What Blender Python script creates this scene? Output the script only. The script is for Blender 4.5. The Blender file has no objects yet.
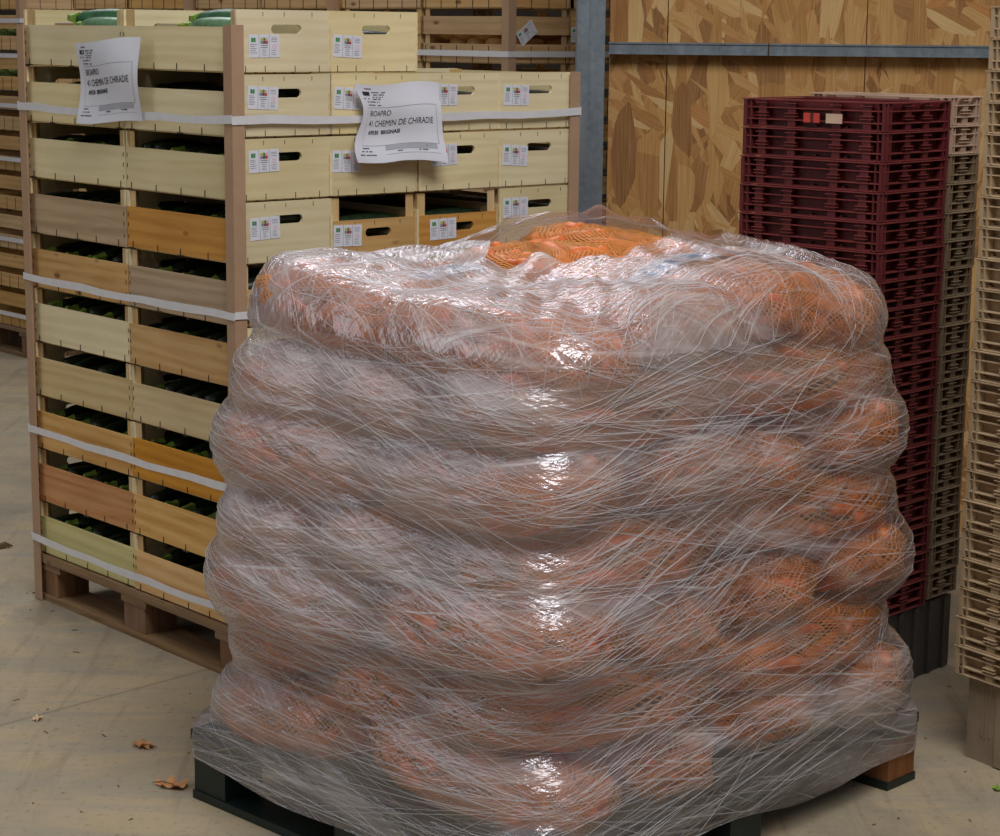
import bpy, math, random
import numpy as np
from mathutils import Vector, Matrix
random.seed(7); RNG = np.random.RandomState(5)
SC = bpy.context.scene; COL = SC.collection
PI = math.pi

# ------------------------------------------------------------------ helpers
class MB:
    """collects geometry, builds ONE mesh"""
    def __init__(s): s.v=[]; s.f=[]; s.m=[]; s.uv=None; s.smooth=False
    def quad(s,a,b,c,d,m=0):
        i=len(s.v); s.v+= [a,b,c,d]; s.f.append((i,i+1,i+2,i+3)); s.m.append(m)
    def box(s,x0,x1,y0,y1,z0,z1,m=0):
        i=len(s.v)
        s.v+=[(x0,y0,z0),(x1,y0,z0),(x1,y1,z0),(x0,y1,z0),(x0,y0,z1),(x1,y0,z1),(x1,y1,z1),(x0,y1,z1)]
        for q in ((0,3,2,1),(4,5,6,7),(0,1,5,4),(1,2,6,5),(2,3,7,6),(3,0,4,7)):
            s.f.append(tuple(i+k for k in q)); s.m.append(m)
    def grid(s,P,m=0,close_u=False,cap=False):
        # P[r][c]
        i=len(s.v); R=len(P); C=len(P[0])
        for row in P: s.v+= [tuple(p) for p in row]
        for r in range(R-1):
            for c in range(C if close_u else C-1):
                d=(c+1)%C
                s.f.append((i+r*C+c,i+r*C+d,i+(r+1)*C+d,i+(r+1)*C+c)); s.m.append(m)
        if cap:
            s.f.append(tuple(i+k for k in range(C))[::-1]); s.m.append(m)
            s.f.append(tuple(i+(R-1)*C+k for k in range(C))); s.m.append(m)
    def tube(s,pts,rad,n=8,m=0,cap=True):
        P=[]; pts=[Vector(p) for p in pts]
        for k,p in enumerate(pts):
            t=(pts[min(k+1,len(pts)-1)]-pts[max(k-1,0)]).normalized()
            a=t.cross(Vector((0,0,1)))
            if a.length<.1: a=t.cross(Vector((0,1,0)))
            a.normalize(); b=t.cross(a)
            r=rad[k] if isinstance(rad,(list,tuple)) else rad
            P.append([p+(a*math.cos(2*PI*j/n)+b*math.sin(2*PI*j/n))*r for j in range(n)])
        s.grid(P,m,True,cap)
    def mesh(s,name,mats,smooth=False,bevel=0):
        me=bpy.data.meshes.new(name); me.from_pydata([tuple(p) for p in s.v],[],s.f)
        for mt in (mats if isinstance(mats,(list,tuple)) else [mats]): me.materials.append(mt)
        me.polygons.foreach_set('material_index',s.m)
        if smooth: me.polygons.foreach_set('use_smooth',[True]*len(s.f))
        me.update(); return me

def link(name,me,parent=None,loc=(0,0,0),rotz=0,rot=None):
    o=bpy.data.objects.new(name,me); COL.objects.link(o)
    o.location=loc; o.rotation_euler=rot if rot is not None else (0,0,rotz)
    if parent: o.parent=parent
    return o
def tag(o,label=None,cat=None,group=None,kind=None):
    if label: o['label']=label
    if cat: o['category']=cat
    if group: o['group']=group
    if kind: o['kind']=kind
    return o
def thing(name,loc,rotz,label,cat,group=None):
    return tag(link(name,None,None,loc,rotz),label,cat,group)

ORD=['topmost','second from the top','third from the top','fourth from the top','fifth from the top','sixth from the top','seventh from the top','eighth from the top','ninth from the top','tenth from the top']
def ordn(k):
    if k==0: return 'topmost'
    w=['','second','third','fourth','fifth','sixth','seventh','eighth','ninth','tenth','eleventh','twelfth','thirteenth','fourteenth','fifteenth','sixteenth','seventeenth','eighteenth','nineteenth','twentieth','twenty-first','twenty-second','twenty-third','twenty-fourth','twenty-fifth'][k]
    return w+' from the top'

# ------------------------------------------------------------------ materials
def s2l(c): return tuple(((x/255)/12.92 if x/255<=.04045 else ((x/255+.055)/1.055)**2.4) for x in c)+(1,)
class NT:
    def __init__(s,name):
        s.m=bpy.data.materials.new(name); s.m.use_nodes=True; s.t=s.m.node_tree; s.t.nodes.clear()
        s.out=s.n('ShaderNodeOutputMaterial')
    def n(s,typ,**k):
        x=s.t.nodes.new(typ)
        for a,b in k.items(): setattr(x,a,b)
        return x
    def l(s,a,b): s.t.links.new(a,b)
    def setin(s,node,key,val):
        if isinstance(val,(int,float,tuple,list)): node.inputs[key].default_value=val
        else: s.l(val,node.inputs[key])
    def coord(s,kind='Object'): return s.n('ShaderNodeTexCoord').outputs[kind]
    def mapping(s,vec,scale=(1,1,1),rot=(0,0,0),loc=None):
        m=s.n('ShaderNodeMapping'); s.l(vec,m.inputs['Vector']); m.inputs['Scale'].default_value=scale; m.inputs['Rotation'].default_value=rot
        if loc is not None: s.setin(m,'Location',loc)
        return m.outputs[0]
    def noise(s,vec,scale=5,detail=3,rough=.5,dist=0):
        m=s.n('ShaderNodeTexNoise'); s.l(vec,m.inputs['Vector']); m.inputs['Scale'].default_value=scale
        m.inputs['Detail'].default_value=detail; m.inputs['Roughness'].default_value=rough; m.inputs['Distortion'].default_value=dist
        return m.outputs[0]
    def ramp(s,fac,stops,interp='LINEAR'):
        r=s.n('ShaderNodeValToRGB'); r.color_ramp.interpolation=interp; s.l(fac,r.inputs[0])
        e=r.color_ramp.elements
        while len(e)<len(stops): e.new(.5)
        for i,(p,c) in enumerate(stops):
            e[i].position=p; e[i].color=c if isinstance(c,tuple) and len(c)==4 else ((c,c,c,1) if isinstance(c,(int,float)) else s2l(c))
        return r.outputs[0]
    def math(s,op,a,b=0,c=None,clamp=False):
        m=s.n('ShaderNodeMath',operation=op,use_clamp=clamp); s.setin(m,0,a); s.setin(m,1,b)
        if c is not None: s.setin(m,2,c)
        return m.outputs[0]
    def mix(s,fac,a,b,blend='MIX'):
        m=s.n('ShaderNodeMix',data_type='RGBA',blend_type=blend); s.setin(m,0,fac); s.setin(m,6,a); s.setin(m,7,b); return m.outputs[2]
    def bump(s,h,strength=.3,dist=.01):
        b=s.n('ShaderNodeBump'); s.l(h,b.inputs['Height']); b.inputs['Strength'].default_value=strength; b.inputs['Distance'].default_value=dist
        return b.outputs[0]
    def pbr(s,col,rough=.6,normal=None,spec=.5,metal=0,trans=0,alpha=None):
        p=s.n('ShaderNodeBsdfPrincipled'); s.setin(p,'Base Color',col); s.setin(p,'Roughness',rough); s.setin(p,'Metallic',metal)
        p.inputs['Specular IOR Level'].default_value=spec
        if normal is not None: s.l(normal,p.inputs['Normal'])
        if alpha is not None: s.setin(p,'Alpha',alpha)
        return p.outputs[0]
    def done(s,sh): s.l(sh,s.out.inputs[0]); return s.m

def plain(name,rgb,rough=.6,spec=.4,metal=0,var=.12,scale=30):
    t=NT(name); n=t.noise(t.coord(),scale,3)
    c=s2l(rgb); lo=tuple(x*(1-var) for x in c[:3])+(1,); hi=tuple(min(1,x*(1+var)) for x in c[:3])+(1,)
    return t.done(t.pbr(t.ramp(n,[(.3,lo),(.7,hi)]),rough,spec=spec,metal=metal))

def wood(name,a,b,axis='x',knots=False,rough=.75,var=.5):
    """a,b: sRGB tones; grain runs along the given local axis; each object gets its own piece of grain"""
    t=NT(name); info=t.n('ShaderNodeObjectInfo').outputs['Random']
    off=t.math('MULTIPLY',info,37.0)
    cmb=t.n('ShaderNodeCombineXYZ'); 
    for k in range(3): t.l(off,cmb.inputs[k])
    sc={'x':(2.2,30,30),'y':(30,2.2,30),'z':(30,30,2.2)}[axis]
    v=t.mapping(t.coord(),sc,loc=cmb.outputs[0])
    g=t.noise(v,1.4,6,.6,1.2)
    w=t.n('ShaderNodeTexWave',wave_type='BANDS',bands_direction='Z'); t.l(v,w.inputs['Vector']); w.inputs['Scale'].default_value=.35; w.inputs['Distortion'].default_value=9; w.inputs['Detail'].default_value=3
    f=t.mix(.2,g,w.outputs[0])
    big=t.noise(t.mapping(t.coord(),(3,3,3),loc=cmb.outputs[0]),1,2)
    col=t.ramp(f,[(.25,b),(.62,a)])
    dk=s2l(b)
    col=t.mix(t.math('MULTIPLY',t.ramp(big,[(.45,0),(.75,1)]),.35),col,tuple(x*.8 for x in dk[:3])+(1,))
    # per-object tint
    r2=t.math('FRACT',t.math('MULTIPLY',info,91.7))
    hs=t.n('ShaderNodeHueSaturation'); t.l(col,hs.inputs['Color']); t.l(t.math('MULTIPLY_ADD',r2,.22,.89),hs.inputs['Value']); t.l(t.math('MULTIPLY_ADD',info,.25,.88),hs.inputs['Saturation'])
    col=hs.outputs[0]
    if knots:
        vo=t.n('ShaderNodeTexVoronoi'); t.l(t.mapping(t.coord(),{'x':(6,14,14),'y':(14,6,14),'z':(14,14,6)}[axis],loc=cmb.outputs[0]),vo.inputs['Vector']); vo.inputs['Scale'].default_value=1
        k=t.ramp(vo.outputs['Distance'],[(.06,1),(.13,0)])
        col=t.mix(t.math('MULTIPLY',k,.8),col,s2l((95,62,38)))
    return t.done(t.pbr(col,rough,t.bump(g,.15,.002),spec=.25))

M={}
CREAM=((236,220,172),(222,203,150))
TONES={'cream':((233,219,178),(220,203,158)),'pale':((218,196,150),(198,172,124)),'tan':((208,172,122),(184,146,98)),
       'orange':((214,156,72),(188,126,50)),'pine':((224,186,132),(196,150,98)),'grey':((196,170,138),(166,140,108)),'pink':((216,168,126),(190,134,94)),'green':((212,204,152),(194,184,132))}
for k,(a,b) in TONES.items():
    for ax in 'xy': M[k+ax]=wood('wood_%s_%s'%(k,ax),a,b,ax,knots=(k in('pine','tan','orange','pink')))
M['post']=wood('wood_post',(216,188,140),(190,158,112),'z')
M['staple']=plain('staple_wire',(70,62,50),.5,metal=.6)
M['pallet']=wood('pallet_wood',(150,122,92),(112,86,62),'x',knots=True)
M['pallet_block']=wood('pallet_block_wood',(142,108,80),(104,76,54),'z')
M['palletdark']=plain('dark_green_pallet',(22,36,33),.45,var=.3,scale=12)
M['blockbrown']=wood('brown_block',(140,92,58),(104,66,38),'z')
M['cardboard']=plain('brown_cardboard',(176,145,118),.8,spec=.2,var=.06,scale=14)
M['strap']=plain('white_strap',(222,222,226),.35,spec=.5,var=.04)
M['paper']=plain('white_paper',(222,224,234),.75,spec=.25,var=.03,scale=9)
M['ink']=plain('black_ink',(46,46,52),.8,var=.02)
M['inkgrey']=plain('grey_ink',(140,142,152),.8,var=.02)
M['tablegrey']=plain('table_grey',(176,178,188),.8,var=.02)
M['lgreen']=plain('label_green',(70,140,84),.7,var=.1)
M['lred']=plain('label_red',(196,70,56),.7,var=.1)
M['lyel']=plain('label_yellow',(196,190,96),.7,var=.1)
M['lpur']=plain('label_purple',(98,80,110),.7,var=.1)
M['lpink']=plain('label_pink',(226,176,182),.7,var=.1)
M['steel']=None

def zuc_mat():
    t=NT('zucchini_skin_shaded'); n=t.noise(t.mapping(t.coord(),(12,60,60)),1,4,.6); s=t.noise(t.coord(),160,2)
    c=t.ramp(n,[(.3,(12,26,18)),(.6,(22,44,25)),(.8,(48,76,38))]); c=t.mix(t.ramp(s,[(.6,0),(.7,.35)]),c,s2l((90,118,66)))  # greens darkened: the shade inside the crate gaps is put into the colour
    return t.done(t.pbr(c,.3,spec=.5))
M['zuc']=zuc_mat(); M['zucpale']=plain('zucchini_pale_skin',(96,132,96),.35,var=.2,scale=50)
M['stem']=plain('green_stem',(128,160,62),.6,var=.25,scale=60)
M['stemcut']=plain('stem_cut',(176,196,110),.6)
M['squash']=plain('butternut_skin',(232,182,116),.45,var=.14,scale=12)
M['onion']=plain('onion_skin',(214,140,82),.45,var=.25,scale=25)
M['lettuce']=plain('lettuce_leaf',(176,206,130),.55,var=.3,scale=20)

def plastic(name,rgb,dirt=.25):
    t=NT(name); n=t.noise(t.coord('Object'),9,5,.6); m=t.noise(t.coord(),70,3)
    c=s2l(rgb); c2=tuple(x*(1-dirt) for x in c[:3])+(1,); c3=tuple(min(1,x*(1+dirt*.7)+.01) for x in c[:3])+(1,)
    col=t.ramp(n,[(.3,c2),(.5,c),(.75,c3)])
    return t.done(t.pbr(col,t.ramp(m,[(.3,.45),(.7,.65)]),spec=.35))
M['redp']=plastic('dark_red_plastic',(96,32,36)); M['redp2']=plastic('dark_red_plastic_rim',(126,54,52))
M['beigep']=plastic('beige_plastic',(170,148,118)); M['beigep2']=plastic('beige_plastic_rim',(198,174,140))
M['pinkp']=plastic('pinkish_beige_plastic',(176,148,126)); M['pinkp2']=plastic('pinkish_beige_plastic_rim',(206,178,156))
M['brownp']=plastic('worn_brown_plastic',(120,100,78)); M['brownp2']=plastic('worn_brown_plastic_rim',(150,130,104))
M['basep']=plastic('grey_beige_box_plastic',(150,134,114)); M['basedark']=plastic('dark_base_plastic',(66,62,56))

def steel_mat():
    t=NT('galvanised_steel'); v=t.coord()
    n=t.noise(t.mapping(v,(8,8,1.2)),2,5,.6); vo=t.n('ShaderNodeTexVoronoi'); t.l(v,vo.inputs['Vector']); vo.inputs['Scale'].default_value=60
    sp_=t.n('ShaderNodeSeparateColor'); t.l(vo.outputs['Color'],sp_.inputs[0]); c=t.mix(.12,t.ramp(n,[(.3,(112,122,130)),(.55,(132,144,154)),(.8,(154,166,174))]),t.ramp(sp_.outputs[0],[(0,(90,100,108)),(1,(190,200,206))]))
    return t.done(t.pbr(c,.42,metal=.55,spec=.5))
M['steel']=steel_mat()
M['webs']=plain('cobweb_dust',(210,200,180),.9)

def osb_mat():
    t=NT('osb_board'); v=t.coord()
    base=t.ramp(t.noise(t.mapping(v,(10,10,3)),2,5,.6),[(.3,(150,108,66)),(.7,(192,148,96))])
    col=base; hsum=None
    specs=[(24,6.5,.12),(20,5.5,-.35),(26,7,.55),(19,6,-.70),(28,7.5,.28),(22,6,-.12),(34,8,1.1),(20,5.2,.02)]
    for i,(sx,sz,ang) in enumerate(specs):
        mp=t.mapping(v,(1,1,1),(0,ang,0)); mp=t.mapping(mp,(sx,.01,sz),loc=(i*3.3,0,i*5.1))
        ws=t.n('ShaderNodeVectorMath',operation='MULTIPLY_ADD'); nn=t.n('ShaderNodeTexNoise'); t.l(mp,nn.inputs['Vector']); nn.inputs['Scale'].default_value=1.6; nn.inputs['Detail'].default_value=3
        t.l(nn.outputs['Color'],ws.inputs[0]); ws.inputs[1].default_value=(.13,0,.13); t.l(mp,ws.inputs[2])
        vo=t.n('ShaderNodeTexVoronoi',feature='F1',distance='EUCLIDEAN'); t.l(ws.outputs[0],vo.inputs['Vector']); vo.inputs['Scale'].default_value=1; vo.inputs['Randomness'].default_value=1
        sep=t.n('ShaderNodeSeparateColor'); t.l(vo.outputs['Color'],sep.inputs[0])
        gr=t.noise(t.mapping(mp,(7,1,.6)),1.5,5,.65)
        tone=t.ramp(sep.outputs[1],[(0,(128,80,42)),(.2,(166,114,64)),(.5,(192,142,86)),(.8,(208,164,106)),(.93,(222,190,138)),(1,(184,118,62))])
        tone=t.mix(.33,tone,t.ramp(gr,[(.3,(112,72,40)),(.7,(232,196,146))]))
        on=t.math('GREATER_THAN',sep.outputs[0],.70 if i else .2)
        col=t.mix(on,col,tone)
    hs=t.n('ShaderNodeHueSaturation'); t.l(col,hs.inputs['Color']); hs.inputs['Saturation'].default_value=1.05; hs.inputs['Value'].default_value=.95
    return t.done(t.pbr(hs.outputs[0],.7,t.bump(t.noise(t.mapping(v,(30,30,6)),2,4),.2,.004),spec=.25))
M['osb']=osb_mat(); M['seam']=plain('board_edge',(70,48,28),.9)

JX0,JY0,JX1,JY1=-1.0,4.55,-.78,4.78
_l=math.hypot(JX1-JX0,JY1-JY0); JA=(JY1-JY0)/_l; JC=(JX1-JX0)/_l; JB=-(JA*JX0-JC*JY0)
def floor_mat():
    t=NT('dusty_concrete'); v=t.coord()
    a=t.noise(v,1.3,6,.62,.6); b=t.noise(t.mapping(v,(1,1,1),(0,0,.6)),6,6,.7,.4)
    c=t.ramp(a,[(.3,(136,128,112)),(.5,(168,154,130)),(.7,(190,170,138))])
    c=t.mix(t.ramp(b,[(.45,0),(.7,.55)]),c,s2l((190,168,130)))
    sw=t.noise(t.mapping(v,(1.2,9,1),(0,0,-.7)),1.6,5,.65,.5)   # broom and tyre sweeps
    c=t.mix(t.ramp(sw,[(.48,0),(.66,.6)]),c,s2l((150,146,136)))
    sw2=t.noise(t.mapping(v,(11,1.0,1),(0,0,.35)),1.2,5,.65,.8)
    c=t.mix(t.ramp(sw2,[(.54,0),(.7,.5)]),c,s2l((128,116,96)))
    sp=t.noise(v,60,4,.7); c=t.mix(t.ramp(sp,[(.58,0),(.7,.6)]),c,s2l((96,82,62)))
    sx=t.n('ShaderNodeSeparateXYZ'); t.l(v,sx.inputs[0])   # one sawn joint
    dd=t.math('ABSOLUTE',t.math('ADD',t.math('MULTIPLY_ADD',sx.outputs[0],JA,JB),t.math('MULTIPLY',sx.outputs[1],-JC)))
    c=t.mix(t.math('MULTIPLY',t.ramp(dd,[(.003,1),(.006,0)]),.45),c,s2l((104,92,74)))
    return t.done(t.pbr(c,t.ramp(b,[(.3,.5),(.7,.8)]),t.bump(t.noise(v,25,6,.7),.25,.004),spec=.3))
M['floor']=floor_mat()

def carrot_mat():
    t=NT('carrot_skin'); n=t.noise(t.mapping(t.coord(),(25,25,25)),1,3); r=t.noise(t.coord(),7,1)
    c=t.ramp(n,[(.3,(206,96,40)),(.5,(234,126,58)),(.75,(246,154,86))]); c=t.mix(t.ramp(r,[(.5,0),(.75,.5)]),c,s2l((190,84,36)))
    return t.done(t.pbr(c,.45,spec=.4))
M['carrot']=carrot_mat()
def net_mat():
    t=NT('orange_netting'); uv=t.coord('UV')
    al=None
    for rot in (.6,-.6):
        m=t.mapping(uv,(1,1,1),(0,0,rot)); 
        w=t.n('ShaderNodeTexWave',wave_type='BANDS',bands_direction='X',wave_profile='SIN'); t.l(m,w.inputs['Vector']); w.inputs['Scale'].default_value=26; w.inputs['Distortion'].default_value=2.2; w.inputs['Detail'].default_value=1; w.inputs['Detail Scale'].default_value=.6
        k=t.ramp(w.outputs[0],[(.74,0),(.86,1)])
        al=k if al is None else t.math('MAXIMUM',al,k)
    p=t.pbr(s2l((218,148,72)),.6,spec=.3,alpha=t.math('MULTIPLY',al,.9))
    return t.done(p)
M['net']=net_mat(); M['nettie']=plain('orange_net_bunch',(226,128,44),.6,var=.2); M['bandblue']=plain('blue_print',(70,120,170),.6); M['bandpale']=plain('pale_band',(196,190,200),.5)

def film_mat(name='stretch_film'):
    t=NT(name); uv=t.coord('UV')
    streak=None; hgt=None
    fam=[(.03,2.0,110,.56,.70,1.0,1),(-.16,1.6,120,.57,.68,1.0,2),(.20,1.7,130,.58,.69,1.0,3),(.42,2.0,120,.60,.70,.9,4),(-.38,1.8,120,.59,.70,.9,5),(-.05,1.2,60,.54,.72,.6,6)]
    for ang,sx,sy,lo,hi,amp,seed in fam:
        wv=t.mapping(t.mapping(uv,(1,1,1),(0,0,ang)),(sx,sy,1),loc=(seed*3.7,seed*11.3,0))
        n=t.noise(wv,1,2.5,.55,.15)
        mk=t.noise(t.mapping(uv,(2.2,3.2,1),loc=(seed*5.1,seed*1.9,0)),1.0,2,.5)
        k=t.math('MULTIPLY',t.ramp(n,[(lo,0),(hi,amp)]),t.ramp(mk,[(.42,0),(.58,1)]))
        streak=k if streak is None else t.math('MAXIMUM',streak,k)
        hgt=n if hgt is None else t.math('ADD',hgt,n)
    haze=t.noise(t.mapping(t.mapping(uv,(1,1,1),(0,0,.22)),(1.4,7,1)),1.1,4,.6,.6)
    hz=t.ramp(haze,[(.40,.0),(.52,.11),(.66,.50)])
    fine=t.noise(t.mapping(t.mapping(uv,(1,1,1),(0,0,-.1)),(5,60,1)),1,4,.7,.4)
    cov=t.math('ADD',hz,t.math('MULTIPLY',t.ramp(fine,[(.45,0),(.75,1)]),.10))
    su=t.n('ShaderNodeSeparateXYZ'); t.l(uv,su.inputs[0])
    # more turns of film over the upper half and low down, fewer in the middle; coverage thins toward the right side
    wob=t.math('MULTIPLY_ADD',t.noise(t.mapping(uv,(1.5,1.5,1)),1,3),.5,-.25)
    vv=t.math('ADD',t.math('ADD',su.outputs[1],wob),t.math('MULTIPLY',su.outputs[0],-.12))
    turns=t.ramp(vv,[(.02,.02),(.16,.11),(.30,.08),(.42,.01),(.54,.06),(.64,.22),(.92,.25),(1,.14)])
    side=t.ramp(su.outputs[0],[(0,1),(.2,.7),(.6,.25)])
    cov=t.math('ADD',cov,t.math('MULTIPLY',turns,side))
    cov=t.math('ADD',cov,t.math('MULTIPLY',streak,.62),clamp=True)
    cr=t.noise(t.mapping(uv,(9,14,1)),1.4,4,.6,1.2)
    hh=t.math('ADD',t.math('MULTIPLY',hgt,.35),t.math('MULTIPLY',cr,.28))
    nb=t.bump(hh,.55,.012)
    tr=t.n('ShaderNodeBsdfTransparent'); tr.inputs[0].default_value=(.95,.93,.93,1)
    df=t.n('ShaderNodeBsdfDiffuse'); df.inputs[0].default_value=(.82,.77,.77,1); t.l(nb,df.inputs['Normal'])
    tl=t.n('ShaderNodeBsdfTranslucent'); tl.inputs[0].default_value=(.75,.72,.74,1)
    m0=t.n('ShaderNodeMixShader'); m0.inputs[0].default_value=.35; t.l(df.outputs[0],m0.inputs[1]); t.l(tl.outputs[0],m0.inputs[2])
    m1=t.n('ShaderNodeMixShader'); t.l(cov,m1.inputs[0]); t.l(tr.outputs[0],m1.inputs[1]); t.l(m0.outputs[0],m1.inputs[2])
    gl=t.n('ShaderNodeBsdfGlossy'); gl.inputs['Roughness'].default_value=.17; gl.inputs[0].default_value=(.92,.93,1,1); t.l(nb,gl.inputs['Normal'])
    fr=t.n('ShaderNodeLayerWeight'); fr.inputs[0].default_value=.5; t.l(nb,fr.inputs['Normal'])
    f=t.math('MULTIPLY_ADD',t.math('POWER',fr.outputs['Facing'],3.5),.62,.13,clamp=True)
    m2=t.n('ShaderNodeMixShader'); t.l(f,m2.inputs[0]); t.l(m1.outputs[0],m2.inputs[1]); t.l(gl.outputs[0],m2.inputs[2])
    return t.done(m2.outputs[0])
M['film']=film_mat()
def crease_mat():
    t=NT('film_crease'); tr=t.n('ShaderNodeBsdfTransparent'); p=t.pbr((.88,.86,.88,1),.25,spec=.8)
    m=t.n('ShaderNodeMixShader'); m.inputs[0].default_value=.55; t.l(tr.outputs[0],m.inputs[1]); t.l(p,m.inputs[2]); return t.done(m.outputs[0])
M['crease']=crease_mat()
M['leaf']=plain('dry_leaf',(196,140,92),.8,var=.25,scale=60); M['petal']=plain('pale_peel',(226,196,160),.6,var=.2,scale=50)
M['straw']=plain('straw_bits',(120,98,64),.9,var=.3)

# ------------------------------------------------------------------ the setting
mb=MB(); mb.box(-12,9,-4,22,-.12,0); tag(link('floor',mb.mesh('floor',M['floor'])),kind='structure')
M['gapdark']=plain('dark_gap_backdrop',(58,50,42),.9)
mb=MB(); mb.box(-9,.8,11.6,11.7,0,5); tag(link('backdrop_wall_far',mb.mesh('backdrop_wall_far',M['gapdark'])),kind='structure')  # unseen dark wall, added so the gaps between background crates stay dark
WY=6.35
mb=MB()
xs=[.322,.499,1.105,1.711,2.317,2.923,3.53]
# two courses of boards separated behind the rail; thin dark seams are real gaps
for i in range(len(xs)-1):
    mb.box(xs[i]+.0015,xs[i+1]-.0015,WY,WY+.018,0,3.2)
mb.box(xs[0]+.01,xs[-1]-.01,WY+.019,WY+.024,.01,3.19,1)
tag(link('wall_back',mb.mesh('wall_back',[M['osb'],M['seam']])),kind='structure')

# steel column (I section) and the rail
cx=.305; mb=MB(); Yb=WY-.16
mb.box(cx-.075,cx+.0,Yb-.006,Yb+.0,0,3.4)
t0=thing('steel_column',(0.271,Yb,0),0,'grey galvanised steel column at the left end of the chipboard wall','column')
mb=MB(); mb.box(-.048,.030,0,.006,0,3.4); mb.box(-.048,.030,.124,.130,0,3.4); link('flange',mb.mesh('flange',M['steel']),t0)
mb=MB(); mb.box(-.012,-.004,.006,.124,0,3.4); link('web',mb.mesh('web',M['steel']),t0)
mb=MB(); mb.box(-.054,-.0485,-.010,.13,0,3.4); mb.box(-.054,-.020,-.013,-.007,0,3.4); link('edge_angle',mb.mesh('edge_angle',M['steel']),t0)
for z in (.55,2.2):
    mb=MB(); mb.tube([(.012,-.010,z),(.012,.0,z)],.008,6); link('bolt',mb.mesh('bolt',M['steel']),t0)
r0=thing('wall_rail',(0,WY-.05,1.49),0,'horizontal grey steel rail running across the chipboard wall','rail')
mb=MB(); mb.box(.318,3.5,0,.003,0,.036); mb.box(.318,3.5,.003,.049,.033,.036); mb.box(.318,3.5,.003,.049,0,.003); mb.box(.318,3.5,-.004,0,.031,.036); mb.box(.318,3.5,-.004,0,0,.004)
link('channel',mb.mesh('channel',M['steel']),r0)
mb=MB(); mb.box(.80,.803,-.006,.0,0,.036); link('joint',mb.mesh('joint',M['seam']),r0)

# ------------------------------------------------------------------ crates
def hole_panel(mb,x,th,y0,y1,z0,z1,hy,hz,hw,hh,m=0):
    """panel in the yz plane, thickness th, obround hole"""
    N=24; pts=[]
    r=hh; a=[math.atan2(zz-hz,yy-hy) for yy,zz in((y0,z0),(y1,z0),(y1,z1),(y0,z1))]
    hole=[]; 
    for k in range(N):
        an=2*PI*k/N; c,s=math.cos(an),math.sin(an)
        hole.append((hy+(hw-r)*(1 if c>0 else -1)+r*c,hz+r*s))
    inner=sorted([(math.atan2(p[1]-hz,p[0]-hy),p) for p in hole])
    # outer matching points; snap nearest to the corners
    outer=[]
    for an,p in inner:
        c,s=math.cos(an),math.sin(an)
        tx=((y1-hy)/c if c>1e-9 else ((y0-hy)/c if c<-1e-9 else 1e9)); tz=((z1-hz)/s if s>1e-9 else ((z0-hz)/s if s<-1e-9 else 1e9))
        k=min(tx,tz); outer.append([hy+k*c,hz+k*s])
    for aa,cc in zip(a,((y0,z0),(y1,z0),(y1,z1),(y0,z1))):
        j=min(range(N),key=lambda q:abs((inner[q][0]-aa+PI)%(2*PI)-PI)); outer[j]=list(cc)
    for k in range(N):
        j=(k+1)%N; A,B=inner[k][1],inner[j][1]; C,D=outer[j],outer[k]
        for xx,fl in((x+th/2,0),(x-th/2,1)):
            q=[(xx,A[0],A[1]),(xx,D[0],D[1]),(xx,C[0],C[1]),(xx,B[0],B[1])]
            if fl: q=q[::-1]
            mb.quad(*q,m)
        mb.quad((x-th/2,A[0],A[1]),(x-th/2,B[0],B[1]),(x+th/2,B[0],B[1]),(x+th/2,A[0],A[1]),m)
        mb.quad((x-th/2,D[0],D[1]),(x+th/2,D[0],D[1]),(x+th/2,C[0],C[1]),(x-th/2,C[0],C[1]),m)

CX,CY,CH=.489,.268,.1455
cache={}
def cm(key,fn):
    if key not in cache: cache[key]=fn()
    return cache[key]
def side_mesh(tone,h,var=0):
    def f():
        mb=MB(); rr=random.Random(hash((tone,int(h*1e4),var))&0xffff if False else var*13+int(h*1e4))
        mb.box(-CX/2,CX/2,-.003,.003,.004,h)
        for k in range(5):
            x=-CX/2+.03+k*(CX-.06)/4+rr.uniform(-.01,.01)
            mb.box(x-.0009,x+.0009,-.0045,-.0028,.002,.019,1)
            if rr.random()<.5: mb.box(x-.012,x+.014,-.005,-.0035,.000,.0035,1)
        for s in(-1,1):
            for z in (.03,.06,.085):
                if z<h-.01: mb.box(s*(CX/2-.006)-.0008,s*(CX/2-.006)+.0008,-.0042,-.0028,z-.005,z+.005,1)
        return mb.mesh('side_board',[M[tone+'x'],M['staple']])
    return cm(('side',tone,round(h,4),var),f)
def end_mesh(tone,kind):
    def f():
        mb=MB()
        if kind=='solid': hole_panel(mb,0,.007,-CY/2+.0005,CY/2-.0005,.003,CH-.001,.006,.101,.043,.0105)
        else: hole_panel(mb,0,.007,-CY/2+.0005,CY/2-.0005,.003,.088,.012,.056,.040,.0105)
        rr=random.Random(3)
        for y in(-.11,-.055,.03,.10): mb.box(.0030,.0045,y-.0007,y+.0007,.002,.017,1)
        for y in(-.06,.0,.08): mb.box(.0030,.0042,y-.0006,y+.0006,(CH-.016 if kind=='solid' else .074),(CH-.006 if kind=='solid' else .084),1)
        return mb.mesh('end_panel',[M[tone+'y'],M['staple']])
    return cm(('end',tone,kind),f)
def post_mesh(h=CH):
    def f():
        mb=MB(); z0,z1=.003,h-.002
        w=.024
        v=[(0,0),(w,0),(0,w)]; i=0
        mb.v=[(a,b,z0) for a,b in v]+[(a,b,z1) for a,b in v]; mb.f=[(2,1,0),(3,4,5),(0,1,4,3),(1,2,5,4),(2,0,3,5)]; mb.m=[0]*5
        return mb.mesh('corner_post',M['post'])
    return cm(('post',h),f)
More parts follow.
